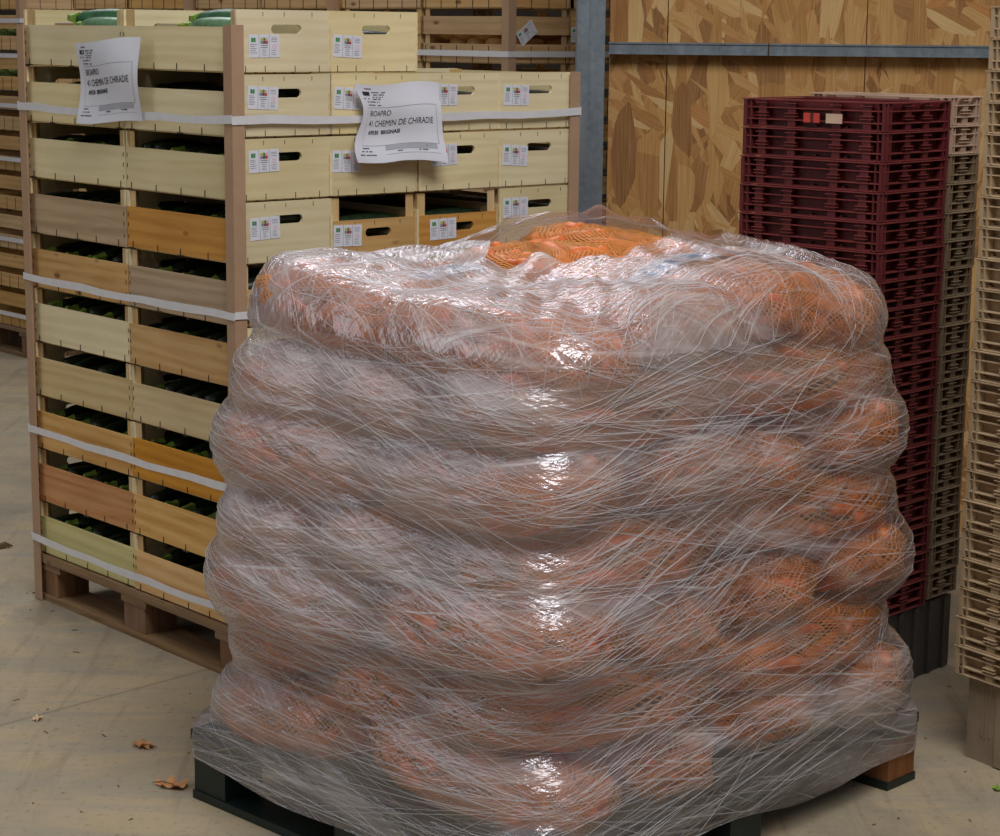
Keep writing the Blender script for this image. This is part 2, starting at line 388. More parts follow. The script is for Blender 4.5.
def base_mesh(sx=CX,sy=CY):
    def f():
        mb=MB(); n=5
        for k in range(n):
            a=-sy/2+.004+k*(sy-.008)/n; mb.box(-sx/2+.004,sx/2-.004,a+.003,a+(sy-.008)/n-.003,.0,.004)
        return mb.mesh('bottom_slats',M['palex'])
    return cm(('base',sx,sy),f)
STK=['paper','inkgrey','ink','lgreen','lred','lyel','lpur','lpink']
def sticker_mesh(var=0):
    def f():
        mb=MB(); W,H=.086,.052; rr=random.Random(50+var)
        def R(y0,y1,z0,z1,m): mb.box(.0,.0009 if m==0 else .0013,y0,y1,z0,z1,m)
        for k in range(3):
            y=-W/2+k*W/3; R(y+.0004,y+W/3-.0004,-H/2,H/2,0)
            if k: R(y-.0003,y+.0003,-H/2,H/2,1)
        y=-W/2  # panel one: green mark and text
        R(y+.007,y+.0125,.009,.019,3); R(y+.0135,y+.019,.009,.019,3); R(y+.009,y+.017,.0125,.0155,0)
        for z in(.003,-.001,-.006,-.011,-.016): R(y+.004,y+.004+rr.uniform(.012,.019),z,z+.0013,1)
        y=-W/2+W/3  # picture of vegetables: two rows of small colour fields
        R(y+.004,y+.012,.012,.019,5); R(y+.0125,y+.018,.012,.019,3); R(y+.0185,y+.025,.012,.019,7)
        R(y+.004,y+.011,.005,.0115,1); R(y+.0115,y+.0175,.005,.0115,6); R(y+.018,y+.025,.005,.0115,4)
        for z in(.0005,-.004): R(y+.005,y+.024,z,z+.0011,2)
        for z in(-.009,-.013,-.017,-.021): R(y+.008,y+.008+rr.uniform(.008,.014),z,z+.0011,1)
        y=-W/2+2*W/3
        for z in(.018,.0145,.010): R(y+.006,y+.022,z,z+.0011,1)
        for k in range(8):
            a=k*PI/4; R(y+.014+.0045*math.cos(a)-.0012,y+.014+.0045*math.cos(a)+.0012,-.002+.0045*math.sin(a)-.0012,-.002+.0045*math.sin(a)+.0012,7)
        for z in(-.011,-.016,-.02): R(y+.006,y+.006+rr.uniform(.010,.016),z,z+.0011,1)
        return mb.mesh('sticker',[M[k] for k in STK])
    return cm(('stk',var),f)

def make_crate(loc,rz,label,group,tone_side='cream',tone_end='cream',kind='solid',h=.105,sticker=None,name='vegetable_crate',var=0,back=.10):
    c=thing(name,loc,rz,label,'crate',group)
    link('side_board',side_mesh(tone_side,h,var),c,(0,-CY/2+.003,0))
    link('side_board',side_mesh('cream' if back>.12 else 'pale',back,1),c,(0,CY/2-.003,0),PI)
    link('end_panel',end_mesh(tone_end,kind),c,(CX/2-.0036,0,0))
    link('end_panel',end_mesh('cream','solid'),c,(-CX/2+.0036,0,0),PI)
    for sx,sy,a in((-1,-1,0),(1,-1,PI/2),(1,1,PI),(-1,1,-PI/2)):
        link('corner_post',post_mesh(),c,(sx*(CX/2-.0075),sy*(CY/2-.0065),0),a)
    link('bottom_slats',base_mesh(),c)
    if sticker is not None:
        y,z,ang=sticker
        s=link('sticker',sticker_mesh(var%3),c,(CX/2+.0002,y,z),rot=(ang,0,0)); s['label']='white three-part paper label with a colour picture'
    return c

# main stack frame
class Frame:
    def __init__(s,cx,cy,yaw): s.c=(cx,cy); s.yaw=yaw; s.rz=-yaw
    def w(s,x,y,z=0):   # local x = toward near corner, local y = to back right
        c,n=math.cos(s.yaw),math.sin(s.yaw)
        return (s.c[0]+x*c+y*n, s.c[1]-x*n+y*c, z)
FM=Frame(-.6185,4.7304,.8461); LB=1.0967
LQ=1.089
PH=.1299; CP=.1471

ROWC0=['tan','pine','orange','pale','pale','pine','orange','pale','cream','cream'] # near column, bottom to top
ROWC0=['pine','pine','orange','pale','pine','grey','orange','cream','cream','cream']
ROWC1=['green','pink','pine','pale','cream','pine','grey','cream','cream','cream']
crate_tops={}
colnames={(0,0):'near corner column',(1,0):'far left column',(0,1):'second column of the right-hand face',(0,2):'third column of the right-hand face',(0,3):'last column of the right-hand face',
 (1,1):'inner column behind the second',(1,2):'inner column behind the third',(1,3):'inner column behind the last'}
for (s,t),cn in colnames.items():
    top=10 if t<2 else 9
    for r in range(top):
        if s==1 and t>0 and r<top-3 and t>1: pass
        jx=random.uniform(-.003,.003); jy=random.uniform(-.003,.002)
        loc=FM.w(-.2505-.493*s+jx*.5,.150+t*.268+jy,PH+r*CP)
        kind='solid'; te='cream'; ts='cream'
        if t==0: ts=(ROWC0 if s==0 else ROWC1)[r]
        if s==0:
            if t==0 and r in(5,2): kind='slat'; te='pine'
            if t==1 and r in(6,3,1): kind='slat'; te='pine' 
            if t==2 and r in(6,4,2): kind='slat'; te='orange'
            if t==1 and r==5: te='pale'
            if kind=='slat' and t==1: te='tan'
        st=None
        if s==0:
            yy=[-.060,-.083,-.050,-.078][t]; st=(yy+random.uniform(-.004,.004),(.062 if r==9 else random.uniform(.078,.095)),random.uniform(-.07,.07))
            if kind=='slat': st=(yy,.052,random.uniform(-.03,.03))
        wood_word={'cream':'cream','pale':'pale','pine':'knotty pine','orange':'orange-toned','grey':'greyish','green':'greenish cream','pink':'pinkish','tan':'tan'}[ts if t==0 else te]
        lab='%s wooden zucchini crate, %s in the %s'%(wood_word,ordn(top-1-r),cn)
        c=make_crate(loc,FM.rz+random.uniform(-.006,.006),lab,'stacked zucchini crates on the strapped pallet',ts,te,kind,.105 if not(s==0 and r==3) else .10,st,var=(r*3+t*7+s)%5,back=.141 if r==top-1 else .10)
        crate_tops[(s,t,r)]=loc

# wooden pallet below
def pallet(loc,rz,L,W,H,label,mb_board,mb_block,name='wooden_pallet',blocks=None,group=None):
    p=thing(name,loc,rz,label,'pallet',group); bt=.022
    n=5; bw=.13
    for k in range(n):
        y=-W/2+bw/2+k*(W-bw)/(n-1); mb=MB(); mb.box(-L/2,L/2,y-bw/2,y+bw/2,H-bt,H-.0005); link('deck_board',mb.mesh('deck_board',mb_board),p)
    for k in range(3):
        x=-L/2+.06+k*(L-.12)/2; mb=MB(); mb.box(x-.06,x+.06,-W/2+.004,W/2-.004,H-2*bt+.002,H-bt-.0005); link('stringer_board',mb.mesh('stringer_board',mb_board),p)
    for k in range(3):
        y=-W/2+.055+k*(W-.11)/2; mb=MB(); mb.box(-L/2,L/2,y-.052,y+.052,.0005,.018); link('bottom_board',mb.mesh('bottom_board',mb_board),p)
        for j in range(3):
            x=-L/2+.052+j*(L-.104)/2; mb=MB(); mb.box(x-.05,x+.05,y-.048,y+.048,.0185,H-2*bt+.0015)
            b=link('block',mb.mesh('block',mb_block),p)
            if blocks and (j,k) in blocks: b.data.materials[0]=blocks[(j,k)]; b['label']='brown wooden corner block'
    return p
pallet(FM.w(-.5,LB/2,0),FM.rz,.995,LB-.01,PH,'weathered wooden pallet under the strapped zucchini crates',M['pallet'],M['pallet_block'])

# cardboard corner protectors
def protector(loc,rz,z0,z1,label,leaf=.030,group='cardboard corner protectors of the zucchini pallet'):
    mb=MB(); t=.004
    mb.box(-leaf,t*.0,-t,0,z0,z1); mb.box(0,t,-t,leaf,z0,z1)
    return tag(link('corner_protector',mb.mesh('corner_protector',M['cardboard']),None,loc,rz),label,'corner protector',group)
TOPZ=PH+10*CP
protector(FM.w(.0,-.0,0),FM.rz,.02,1.563,'brown cardboard angle strip up the near corner of the zucchini pallet')
protector(FM.w(-.991,0,0),FM.rz-PI/2,.002,1.560,'brown cardboard angle strip up the far left corner of the zucchini pallet')
protector(FM.w(.0,LQ,0),FM.rz+PI/2,.02,1.452,'brown cardboard angle strip beside the steel column')

# straps
for h,word in((1.348,'top'),(.8966,'second'),(.4819,'third'),(.177,'lowest')):
    mb=MB(); o=.0062; w=.0095; ln=[]
    path=[(-.991-o,-o),(0+o,-o),(o,LQ+o),(-.991-o,LQ+o)]
    for i in range(4):
        a=Vector(path[i]).to_3d(); b=Vector(path[(i+1)%4]).to_3d(); d=(b-a).normalized(); n=Vector((d.y,-d.x,0))*.0009
        N=10
        P=[]
        for k in range(N+1):
            q=a.lerp(b,k/N); sag=-.004*math.sin(PI*k/N)+(.0018*math.sin(k*2.1+h*9)); tw=.0015*math.sin(k*1.3+h*5)
            P.append([q+Vector((0,0,h-w+sag)),q+n+Vector((0,0,h-w+sag)),q+n*(1+tw*300)+Vector((0,0,h+w+sag+tw)),q+Vector((0,0,h+w+sag+tw))])
        mb.grid(P,0,True,True)
    o_=link('strap',mb.mesh('strap',M['strap']),None,FM.w(0,0,0),FM.rz)
    tag(o_,'%s white plastic strap pulled round the zucchini crates'%word,'strap','white straps round the zucchini pallet')

# zucchini
def zuc_mesh(L,r,bend,var,mat='zuc'):
    mb=MB(); pts=[];rad=[]
    N=9
    for k in range(N+1):
        u=k/N; pts.append((L*(u-.5),bend*math.sin(PI*u),0)); rad.append(r*max(.16,math.sin(PI*min(1,.06+.88*u))**.38)*(1-.12*(1-u)))
    rad[0]=r*.25; rad[1]*=.97
    mb.tube(pts,rad,10); return mb.mesh('zucchini_body',M[mat],True)
def stem_mesh(L,r):
    mb=MB(); mb.tube([(-L*.5+.006,0,0),(-L*.5-.008,.0,.001),(-L*.5-.024,.003,.003)],[r*.62,r*.42,r*.40],5,0)
    mb.box(-L*.5-.026,-L*.5-.0235,-.003,.008,-.003,.008,1); return mb.mesh('stem',[M['stem'],M['stemcut']],False)
ZV=[(zuc_mesh(L,r,b,0),stem_mesh(L,r),L,r) for L,r,b in((.19,.024,.006),(.195,.026,-.008),(.17,.025,.004),(.185,.022,.008))]
M['zuctop']=plain('zucchini_skin_lit',(46,92,56),.35,var=.35,scale=40)  # same skin lightened: light on the open top crates put into the colour
BIG=[(zuc_mesh(L,r,b,0,m),stem_mesh(L,r),L,r) for L,r,b,m in((.22,.029,.010,'zuctop'),(.24,.026,-.012,'zucpale'))]
proto=[]
def put_zuc(v,loc,rot,label,group,stem=True):
    z=tag(link('zucchini',v[0],None,loc,rot=rot),label,'zucchini',group)
    s=link('stem',v[1],z)
    return z
pile=None
def pile_mesh():
    mb=MB()
    rr=random.Random(4)
    for k in range(8):
        x=-.205+k*.0585; L=.21; pts=[];rad=[]
        for j in range(7): pts.append((x+rr.uniform(-.002,.002),L*(j/6-.5),.030)); rad.append(.0245*max(.3,math.sin(PI*(.08+.84*j/6))**.4))
        mb.tube(pts,rad,8)
    return mb.mesh('zucchini_pile',M['zuc'],True)
PM=pile_mesh()
rz=FM.rz
for s in(0,1):
    for r in range(10):
        loc=crate_tops[(s,0,r)]; cn=('near corner column' if s==0 else 'far left column')
        tag(link('zucchini_pile',PM,None,(loc[0],loc[1],loc[2]+.0005),rz),'lower layer of zucchini in the %s, crate %s'%(cn,ordn(9-r)),'zucchini',kind='stuff')
        if r==9: continue
        n=random.choice([6,7,7])
        lab='dark zucchini in the gap of the %s, crate %s'%(cn,ordn(9-r))
        for k in range(n):
            v=random.choice(ZV); lx=-.20+k*(.40/(n-1))+random.uniform(-.008,.008); fl=random.choice([PI/2,-PI/2]); ly=(.012 if fl>0 else -.020)+random.uniform(-.004,.004)
            c,si=math.cos(rz),math.sin(rz)
            zz=loc[2]+.062+v[3]*.9+random.uniform(-.001,.010)+(.008 if (s,r) in((1,5),(1,4),(0,7)) else 0)
            put_zuc(v,(loc[0]+lx*c-ly*si,loc[1]+lx*si+ly*c,zz),(random.uniform(-3,3),random.uniform(-.05,.03),rz+fl+random.uniform(-.08,.08)),lab,'zucchini in the %s, crate %s'%(cn,ordn(9-r)))
def top_z(s,lx,ly,dz,ang,v,lab):
    loc=crate_tops[(s,0,9)]; c,si=math.cos(rz),math.sin(rz)
    put_zuc(v,(loc[0]+lx*c-ly*si,loc[1]+lx*si+ly*c,loc[2]+dz),(0,0,rz+ang),lab,'zucchini on top of the zucchini pallet')
top_z(0,.03,-.02,.121,.05,BIG[0],'dark zucchini lying on top of the near corner crate')
top_z(0,.10,-.078,.104,.0,BIG[1],'pale green zucchini lying at the front edge of the near corner crate')
top_z(0,-.10,.05,.100,.2,BIG[0],'dark zucchini at the back of the near corner top crate')
top_z(1,.00,-.025,.122,.30,BIG[0],'dark zucchini lying across the far left top crate')
top_z(1,.09,-.080,.103,.02,BIG[1],'pale green zucchini at the front edge of the far left top crate')
top_z(1,-.12,.04,.100,-.1,BIG[0],'dark zucchini at the back of the far left top crate')
# piles seen through handle holes / end gaps
for t in(1,2,3):
    for r in range(10 if t==1 else 9):
        loc=crate_tops[(0,t,r)]
        tag(link('zucchini_pile',PM,None,(loc[0],loc[1],loc[2]+.045),rz),'zucchini filling the %s, crate %s'%(colnames[(0,t)],ordn((9 if t==1 else 8)-r)),'zucchini',kind='stuff')

# address sheets
def text_mesh(body,size,bold=0):
    cu=bpy.data.curves.new('t','FONT'); cu.body=body; cu.size=size; cu.offset=bold; cu.resolution_u=3
    o=bpy.data.objects.new('t',cu); COL.objects.link(o)
    dg=bpy.context.evaluated_depsgraph_get(); dg.update(); me=bpy.data.meshes.new_from_object(o.evaluated_get(dg))
    bpy.data.objects.remove(o); vs=[tuple(v.co) for v in me.vertices]; fs=[tuple(p.vertices) for p in me.polygons]; return vs,fs
def sheet(loc,rotz,W,H,warp,label,tilt=0):
    """local: u right, v up, normal toward -y of the object"""
    root=thing('address_sheet',loc,rotz,label,'paper sheet','address sheets on the zucchini pallet'); root.rotation_euler=(0,tilt,rotz)
    def P(u,v,o=0):
        du,dz,d=warp(u/W,v/H); return (u+du,-d-o,v+dz)
    mb=MB(); N=26; K=20
    F=[[P(W*(i/N-.5),H*(j/K-.5),.0) for i in range(N+1)] for j in range(K+1)]
    mb.grid(F); B=[[P(W*(i/N-.5),H*(j/K-.5),-.0006) for i in range(N,-1,-1)] for j in range(K+1)]; mb.grid(B)
    link('sheet',mb.mesh('sheet',M['paper'],True),root)
    def txt(name,body,x,y,size,mat,bold=0,sx=1):
        vs,fs=text_mesh(body,size,bold); m=MB(); m.v=[P(x+a*sx,y+b,.0008) for a,b,c in vs]; m.f=fs; m.m=[0]*len(fs)
        link(name,m.mesh(name,M[mat]),root)
    def rect(m,x0,x1,y0,y1,k=0):
        n=max(1,int((x1-x0)/.012)); q=max(1,int((y1-y0)/.012))
        m.grid([[P(x0+(x1-x0)*i/n,y0+(y1-y0)*j/q,.0007+.0001*k) for i in range(n+1)] for j in range(q+1)],k)
    txt('name_line','BIOAPRO',-.385*W,.10*H,.0215*W/.29,'ink',.0,.86)
    txt('street_line','41 CHEMIN DE CHIRADIE',-.385*W,-.035*H,.0235*W/.29,'ink',.0,.83)
    txt('town_line','69530  BRIGNAIS',-.365*W,-.135*H,.0145*W/.29,'ink',.0004)
    m=MB()
    for (x0,x1,y0,y1) in((-.41*W,.43*W,.205*H,.209*H),(.426*W,.43*W,-.28*H,.205*H),(-.42*W,.43*W,-.282*H,-.278*H),(-.17*W,.43*W,-.40*H,-.397*H),(-.42*W,-.418*W,-.28*H,.20*H)): rect(m,x0,x1,y0,y1,0)
    rect(m,-.17*W,.40*W,-.345*H,-.285*H,1)
    # letterhead logo block: small fields, and tiny lines of writing
    link('ruled_table',m.mesh('ruled_table',[M['inkgrey'],M['tablegrey']]),root)
    m=MB(); rr=random.Random(2)
    rect(m,-.44*W,-.36*W,.36*H,.41*H,0); rect(m,-.40*W,-.375*W,.37*H,.40*H,1)
    link('letterhead_mark',m.mesh('letterhead_mark',[M['ink'],M['tablegrey']]),root)
    m=MB()
    for (x,y,w) in((-.43,.44,.10),(-.34,.395,.16),(-.32,.365,.12),(-.33,.335,.13),(-.44,.315,.08),(-.33,.31,.10),(-.43,.275,.2),(-.40,.235,.10),(-.29,.230,.08),(-.42,-.32,.08),(-.44,-.36,.13),(-.45,-.405,.17),(-.06,-.32,.10),(.24,-.32,.10),(-.03,-.375,.07),(.20,-.37,.10)):
        n=int(w/.012); 
        for k in range(n):
            if rr.random()<.85: rect(m,(x+k*.012)*W,(x+k*.012+.009)*W,y*H,(y+.014)*H,0)
    link('small_print',m.mesh('small_print',[M['ink']]),root)
    return root
def warpR(u,v):   # curling lower corner, waved left edge
    d=.010+.016*max(0,.3-v)*max(0,u+.35)*2+.006*math.sin(u*7+v*4)+.010*max(0,v-.1)*max(0,-u)*4
    return (.05*math.sin((v+.1)*6.5)*max(0,-.22-u),-.020*max(0,u)*max(0,.1-v)*1.5+.004*math.sin(u*6),d+.004*math.sin(v*9))
def warpL(u,v):
    d=.010+.004*math.sin(u*6+1)+.007*math.sin(v*5+u*3)
    return (-.012*max(0,-v-.1)*(1 if u<0 else .2),.012*u+.004*math.sin(u*5),d)
# right-hand sheet lies on the right face: local u = along +y of the frame, outward = +x of the frame
pR=FM.w(.006,0,0)
sheet((FM.w(.014,.470,1.336)),FM.rz+PI/2,.256,.186,warpR,'curled white address sheet on the right-hand face of the zucchini crates')
sheet((FM.w(-.512,-.012,1.424)),FM.rz,.292,.20,warpL,'white address sheet on the left-hand face of the zucchini crates')

# ------------------------------------------------------------------ background row of slatted crates
FB=Frame(.016,7.06,.8461); BX,BY,BH=.462,.285,.1862
def bg_side():
    def f():
        mb=MB()
        for z0,z1 in((.004,.066),(.098,.160)):
            mb.box(-BX/2,BX/2,-.004,.004,z0,z1)
        for k in range(6):
            x=-BX/2+.02+k*(BX-.04)/5; mb.box(x-.001,x+.001,-.0055,-.0035,.0,.06,1)
        return mb.mesh('side_slats',[M['tanx'],M['staple']])
    return cm('bgs',f)
def bg_end():
    def f():
        mb=MB()
        for z0,z1 in((.004,.066),(.098,.160)): mb.box(-.004,.004,-BY/2,BY/2,z0,z1)
        for k in range(4):
            y=-BY/2+.02+k*(BY-.04)/3; mb.box(.0035,.0055,y-.001,y+.001,.0,.06,1)
        return mb.mesh('end_slats',[M['piney'],M['staple']])
    return cm('bge',f)
def bgcrate(loc,rz,label,group,st=None):
    c=thing('slatted_crate',loc,rz,label,'crate',group)
    link('side_slats',bg_side(),c,(0,-BY/2+.004,0)); link('side_slats',bg_side(),c,(0,BY/2-.004,0),PI)
    link('end_slats',bg_end(),c,(BX/2-.004,0,0)); link('end_slats',bg_end(),c,(-BX/2+.004,0,0),PI)
    for sx,sy,a in((-1,-1,0),(1,-1,PI/2),(1,1,PI),(-1,1,-PI/2)):
        link('corner_post',post_mesh(BH),c,(sx*(BX/2-.0085),sy*(BY/2-.0085),0),a)
    link('bottom_slats',base_mesh(BX,BY),c)
    if st:
        s=link('sticker',sticker_mesh(0),c,(BX/2+.001,st[0],st[1]),rot=(st[2],0,0)); s['label']='white paper label'
    return c
def squash_mesh():
    mb=MB(); pts=[(0,0,0),(.005,0,0),(.03,0,0),(.06,0,0),(.10,0,0),(.15,.004,0),(.20,.01,0),(.215,.011,0)]
    mb.tube(pts,[.008,.030,.050,.052,.038,.031,.028,.012],12); return mb.mesh('butternut_body',M['squash'],True)
def squash_stem():
    mb=MB(); mb.tube([(.214,.011,0),(.235,.014,.004)],[.009,.012],6); return mb.mesh('stem',M['stem'],True)
def onion_mesh():
    mb=MB(); P=[]
    for k in range(9):
        a=PI*k/8; r=.036*math.sin(a)+.001; z=-.033*math.cos(a)+(.012 if k==8 else 0); P.append([(r*math.cos(2*PI*j/12),r*math.sin(2*PI*j/12),z) for j in range(12)])
    mb.grid(P,0,True,True); return mb.mesh('onion',M['onion'],True)
def lettuce_mesh():
    mb=MB(); rr=random.Random(8)
    for q in range(14):
        a=q*2.4; tl=.4+.75*(q/14); L=.09; P=[]
        for i in range(6):
            u=i/5; row=[]
            for j in range(7):
                w=(j/6-.5)*.09*math.sin(PI*min(.95,.15+.7*u)); rad=.01+L*u*math.sin(tl*u*1.3+.2); z=L*u*math.cos(tl*u*.9)+.006*math.sin(j*2.5+q+u*7)*u-abs(w)*-.5*u
                row.append((rad*math.cos(a)-w*math.sin(a),rad*math.sin(a)+w*math.cos(a),z))
            P.append(row)
        mb.grid(P); mb.grid([[(x*.97,y*.97,z-.0015) for x,y,z in row[::-1]] for row in P])
    return mb.mesh('lettuce',M['lettuce'],True)
SQ,SS,ON,LE=squash_mesh(),squash_stem(),onion_mesh(),lettuce_mesh()
bgz=FB.rz
stacks=[(0,'nearest background stack'),(1,'second background stack'),(2,'third background stack'),(3,'leftmost background stack')]
gaps=[0,.99,1.97,3.38]
BZ0=.1415
for si,sn in stacks:
    off=gaps[si]; nr=9
    for q in range(2):
        for tt in range(2):
            if tt==1 and not(si==0 and q==0): continue
            cn={0:('near','far')[q]+' column'}.get(0)
            if si==0: cn=['front corner column','left-hand column'][q] if tt==0 else 'right-hand column'
            else: cn=['right-hand column','left-hand column'][q]
            for r in range(nr):
                x=-off-.235-q*.470; y=.146+tt*.292
                loc=FB.w(x,y,BZ0+r*BH)
                st=None
                if si==0 and q==0:
                    st={(0,7):(-.062,.105,.62),(1,7):(-.10,.10,0),(1,6):(-.10,.10,.05),(1,8):(-.10,.10,0)}.get((tt,r),(-.09,.10,0) if r<7 else None)
                bgcrate(loc,bgz+random.uniform(-.008,.008),'slatted crate, %s, %s, %s'%(ordn(nr-1-r),cn,sn),'slatted crates in the background row',st)
                if r>=5 and si<3:
                    what='butternut' if si==0 else 'onion'
                    n=4 if si==0 else 7
                    for k in range(n):
                        lx=-.15+k*(.30/(n-1)); ly=-.07+random.uniform(-.01,.01)
                        c_,s_=math.cos(bgz),math.sin(bgz); px,py=loc[0]+lx*c_-ly*s_,loc[1]+lx*s_+ly*c_
                        g='%s in the %s, crate %s'%(what,cn,ordn(nr-1-r))
                        if what=='butternut':
                            for zz,dx,qa in((.062,0,1.57),(.118,-.07,.1)):
                                if zz>.1 and (r==8 or k==3): continue
                                o=tag(link('butternut_squash',SQ,None,(px+dx*c_,py+dx*s_,loc[2]+zz),rot=(0,0,bgz+qa+random.uniform(-.1,.1))),'tan butternut squash behind slats, %s, crate %s'%(cn,ordn(nr-1-r)),'squash',g); link('stem',SS,o)
                                o.scale=(.78,.78,.78)
                        elif r>=6:
                            for zz in(.036,.092):
                                tag(link('onion',ON,None,(px,py,loc[2]+zz),rot=(random.uniform(-.6,.6),random.uniform(-.6,.6),0)),'orange-brown onion in the %s, crate %s, %s'%(cn,ordn(nr-1-r),sn),'onion',g+sn)
                if si==3 and q==0 and r>=6:
                    for k in range(3):
                        lx=-.14+k*.14; ly=-.05; c_,s_=math.cos(bgz),math.sin(bgz)
                        tag(link('lettuce',LE,None,(loc[0]+lx*c_-ly*s_,loc[1]+lx*s_+ly*c_,loc[2]+.03),rotz=k),'pale green lettuce in the left-edge background stack, crate %s'%ordn(nr-1-r),'lettuce','lettuces at the left edge, crate %s'%ordn(nr-1-r))
    W=.30 if si else .585
    pallet(FB.w(-off-.470,W/2,0),bgz,.93,W-.005 if si else .58,BZ0,'worn wooden pallet under the %s'%sn,M['pallet'],M['pallet_block'])
    protector(FB.w(-off+.001,-.001,0),bgz,.03,2.1,'brown cardboard angle strip on the corner of the %s'%sn,.031,'corner protectors of the background row')
# straps of the background stacks
def loop_strap(F,x0,x1,y0,y1,h,label,w=.010):
    mb=MB(); o=.006; path=[(x0-o,y0-o),(x1+o,y0-o),(x1+o,y1+o),(x0-o,y1+o)]
    for i in range(4):
        a=Vector(path[i]).to_3d(); b=Vector(path[(i+1)%4]).to_3d(); d=(b-a).normalized(); n=Vector((d.y,-d.x,0))*.0009
        P=[[a.lerp(b,k/6)+Vector((0,0,h-w)),a.lerp(b,k/6)+n+Vector((0,0,h-w)),a.lerp(b,k/6)+n+Vector((0,0,h+w)),a.lerp(b,k/6)+Vector((0,0,h+w))] for k in range(7)]
        mb.grid(P,0,True,True)
    tag(link('strap',mb.mesh('strap',M['strap']),None,F.w(0,0,0),F.rz),label,'strap','white straps of the background row')
loop_strap(FB,-.945,0.002,-.002,.585,1.478,'white strap round the nearest background stack')
for k,(h,wd) in enumerate(((1.58,'topmost'),(1.42,'second'),(1.19,'third'),(.94,'fourth'),(.56,'fifth'),(.20,'lowest'))):
    loop_strap(FB,-3.38-.945,-3.378,-.002,.295,h,'%s white strap round the background stack at the left edge'%wd)

# ------------------------------------------------------------------ plastic crates
def pc_wall(L,p,mats,ribs,key):
    """wall in xz plane facing -y, length L along x"""
    def f():
        mb=MB(); h=p*.985
        mb.box(-L/2+.003,L/2-.003,.013,.016,.002,h-.002)             # recessed skin
        for z,o in((.0,.006),(.26*p,.007),(.66*p,.006)):           # horizontal ledges
            mb.box(-L/2+.004,L/2-.004,-o,.014,z+.0008,z+.0032,1)
        for x in ribs:
            x*=L; mb.box(x-.011,x+.011,-.0045,.014,.003,h-.004)
            for z in(.40*p,.50*p,.84*p): mb.box(x-.0165,x+.0165,-.0095,-.0005,z,z+.0018,1)
        for s in(-1,1):
            mb.box(s*(L/2-.006)-.0045,s*(L/2-.006)+.0045,-.0055,.003,.002,h-.003)
        return mb.mesh('side_wall',mats)
    return cm(('pw',key,L,p),f)
def pc_rim(L,W,p,mat,key):
    def f():
        mb=MB(); z0,z1=p*.955,p*.99; o=.008; b=.012
        mb.box(-L/2-.0,L/2+.0,-W/2-.0,-W/2+b,z0,z1); mb.box(-L/2,L/2,W/2-b,W/2,z0,z1); mb.box(-L/2,-L/2+b,-W/2+b,W/2-b,z0,z1); mb.box(L/2-b,L/2,-W/2+b,W/2-b,z0,z1)
        return mb.mesh('rim',mat)
    return cm(('pr',key,L,W,p),f)
def pc_tray(L,W,p,mat,key):
    def f():
        mb=MB(); mb.box(-L/2+.012,L/2-.012,-W/2+.012,W/2-.012,.002,.006)
        for k in range(5): 
            x=-L/2+.03+k*(L-.06)/4; mb.box(x-.004,x+.004,-W/2+.014,W/2-.014,.006,.010)
        return mb.mesh('tray_floor',mat)
    return cm(('pt',key,L,W,p),f)
def plastic_crate(loc,rz,L,W,p,m1,m2,label,group,ribsL,ribsW):
    c=thing('plastic_crate',loc,rz,label,'crate',group)
    k=m1
    for a,(ll,off,rb) in enumerate(((L,W/2,ribsL),(W,L/2,ribsW),(L,W/2,ribsL),(W,L/2,ribsW))):
        ang=a*PI/2; d=off-.0105
        link('side_wall',pc_wall(ll,p,[M[m1],M[m2]],rb,(k,a%2)),c,(math.sin(ang)*d,-math.cos(ang)*d,0),ang)
    link('rim',pc_rim(L,W,p,M[m2],k),c); link('tray_floor',pc_tray(L,W,p,M[m1],k),c)
    return c
FR=Frame(.860,4.6421,.7519); RP=.0678; RT=1.4065; RL,RW1,RW2=.403,.280,.143
nred=18
for i in range(nred):
    z=RT-(i+1)*RP
    for j,(w,y,m,nm) in enumerate(((RW1,RW1/2,('redp','redp2'),'dark red'),(RW2,RW1+RW2/2,('brownp','brownp2') if i>1 else ('pinkp','pinkp2'),'worn beige'))):
        dz=.008 if j else 0
        plastic_crate(FR.w(-RL/2+random.uniform(-.002,.002),y+random.uniform(-.001,.001),z+dz),FR.rz+random.uniform(-.004,.004),RL,w-.002,RP,m[0],m[1],
          '%s plastic crate, %s of the stack against the chipboard wall'%(nm,ordn(i)),'%s plastic crates stacked by the wall'%nm,(-.36,-.155,.155,.36),(-.14,.14) if j==0 else (0.0,))
# patches standing in for the see-through window of the top red crate
mb=MB(); mb.box(-.022,.022,-.0015,0,-.011,.011); o=tag(link('window_patch',mb.mesh('window_patch',M['pinkp2']),None,FR.w(-.138,-.0015,RT-RP*.60),FR.rz),'small cream patch for the window in the topmost dark red crate','patch')
mb=MB(); mb.box(-.022,.022,-.0015,0,-.011,.011,0); mb.box(-.003,.006,-.002,0,-.011,.011,1)
tag(link('window_patch',mb.mesh('window_patch_red',[M['lred'],M['redp']]),None,FR.w(-.20,-.0015,RT-RP*.60),FR.rz),'small bright red patch for the window in the topmost dark red crate','patch')
# dolly / base under it
zb=RT-nred*RP
b=thing('stack_dolly',FR.w(-RL/2,(RW1+RW2)/2,0),FR.rz,'dark plastic base box under the red crate stack','dolly')
mb=MB(); hw,hl=RL/2-.012,(RW1+RW2)/2-.012
mb.box(-hw,hw,-hl,hl,0,zb-.002); link('box_body',mb.mesh('box_body',M['basedark']),b)
mb=MB()
for k in range(6):
    y=-hl+.03+k*(2*hl-.06)/5; mb.box(hw,hw+.006,y-.009,y+.009,.004,zb-.006)
for k in range(5):
    x=-hw+.03+k*(2*hw-.06)/4; mb.box(x-.009,x+.009,-hl-.006,-hl,.004,zb-.006)
link('ribs',mb.mesh('ribs',M['basedark']),b)

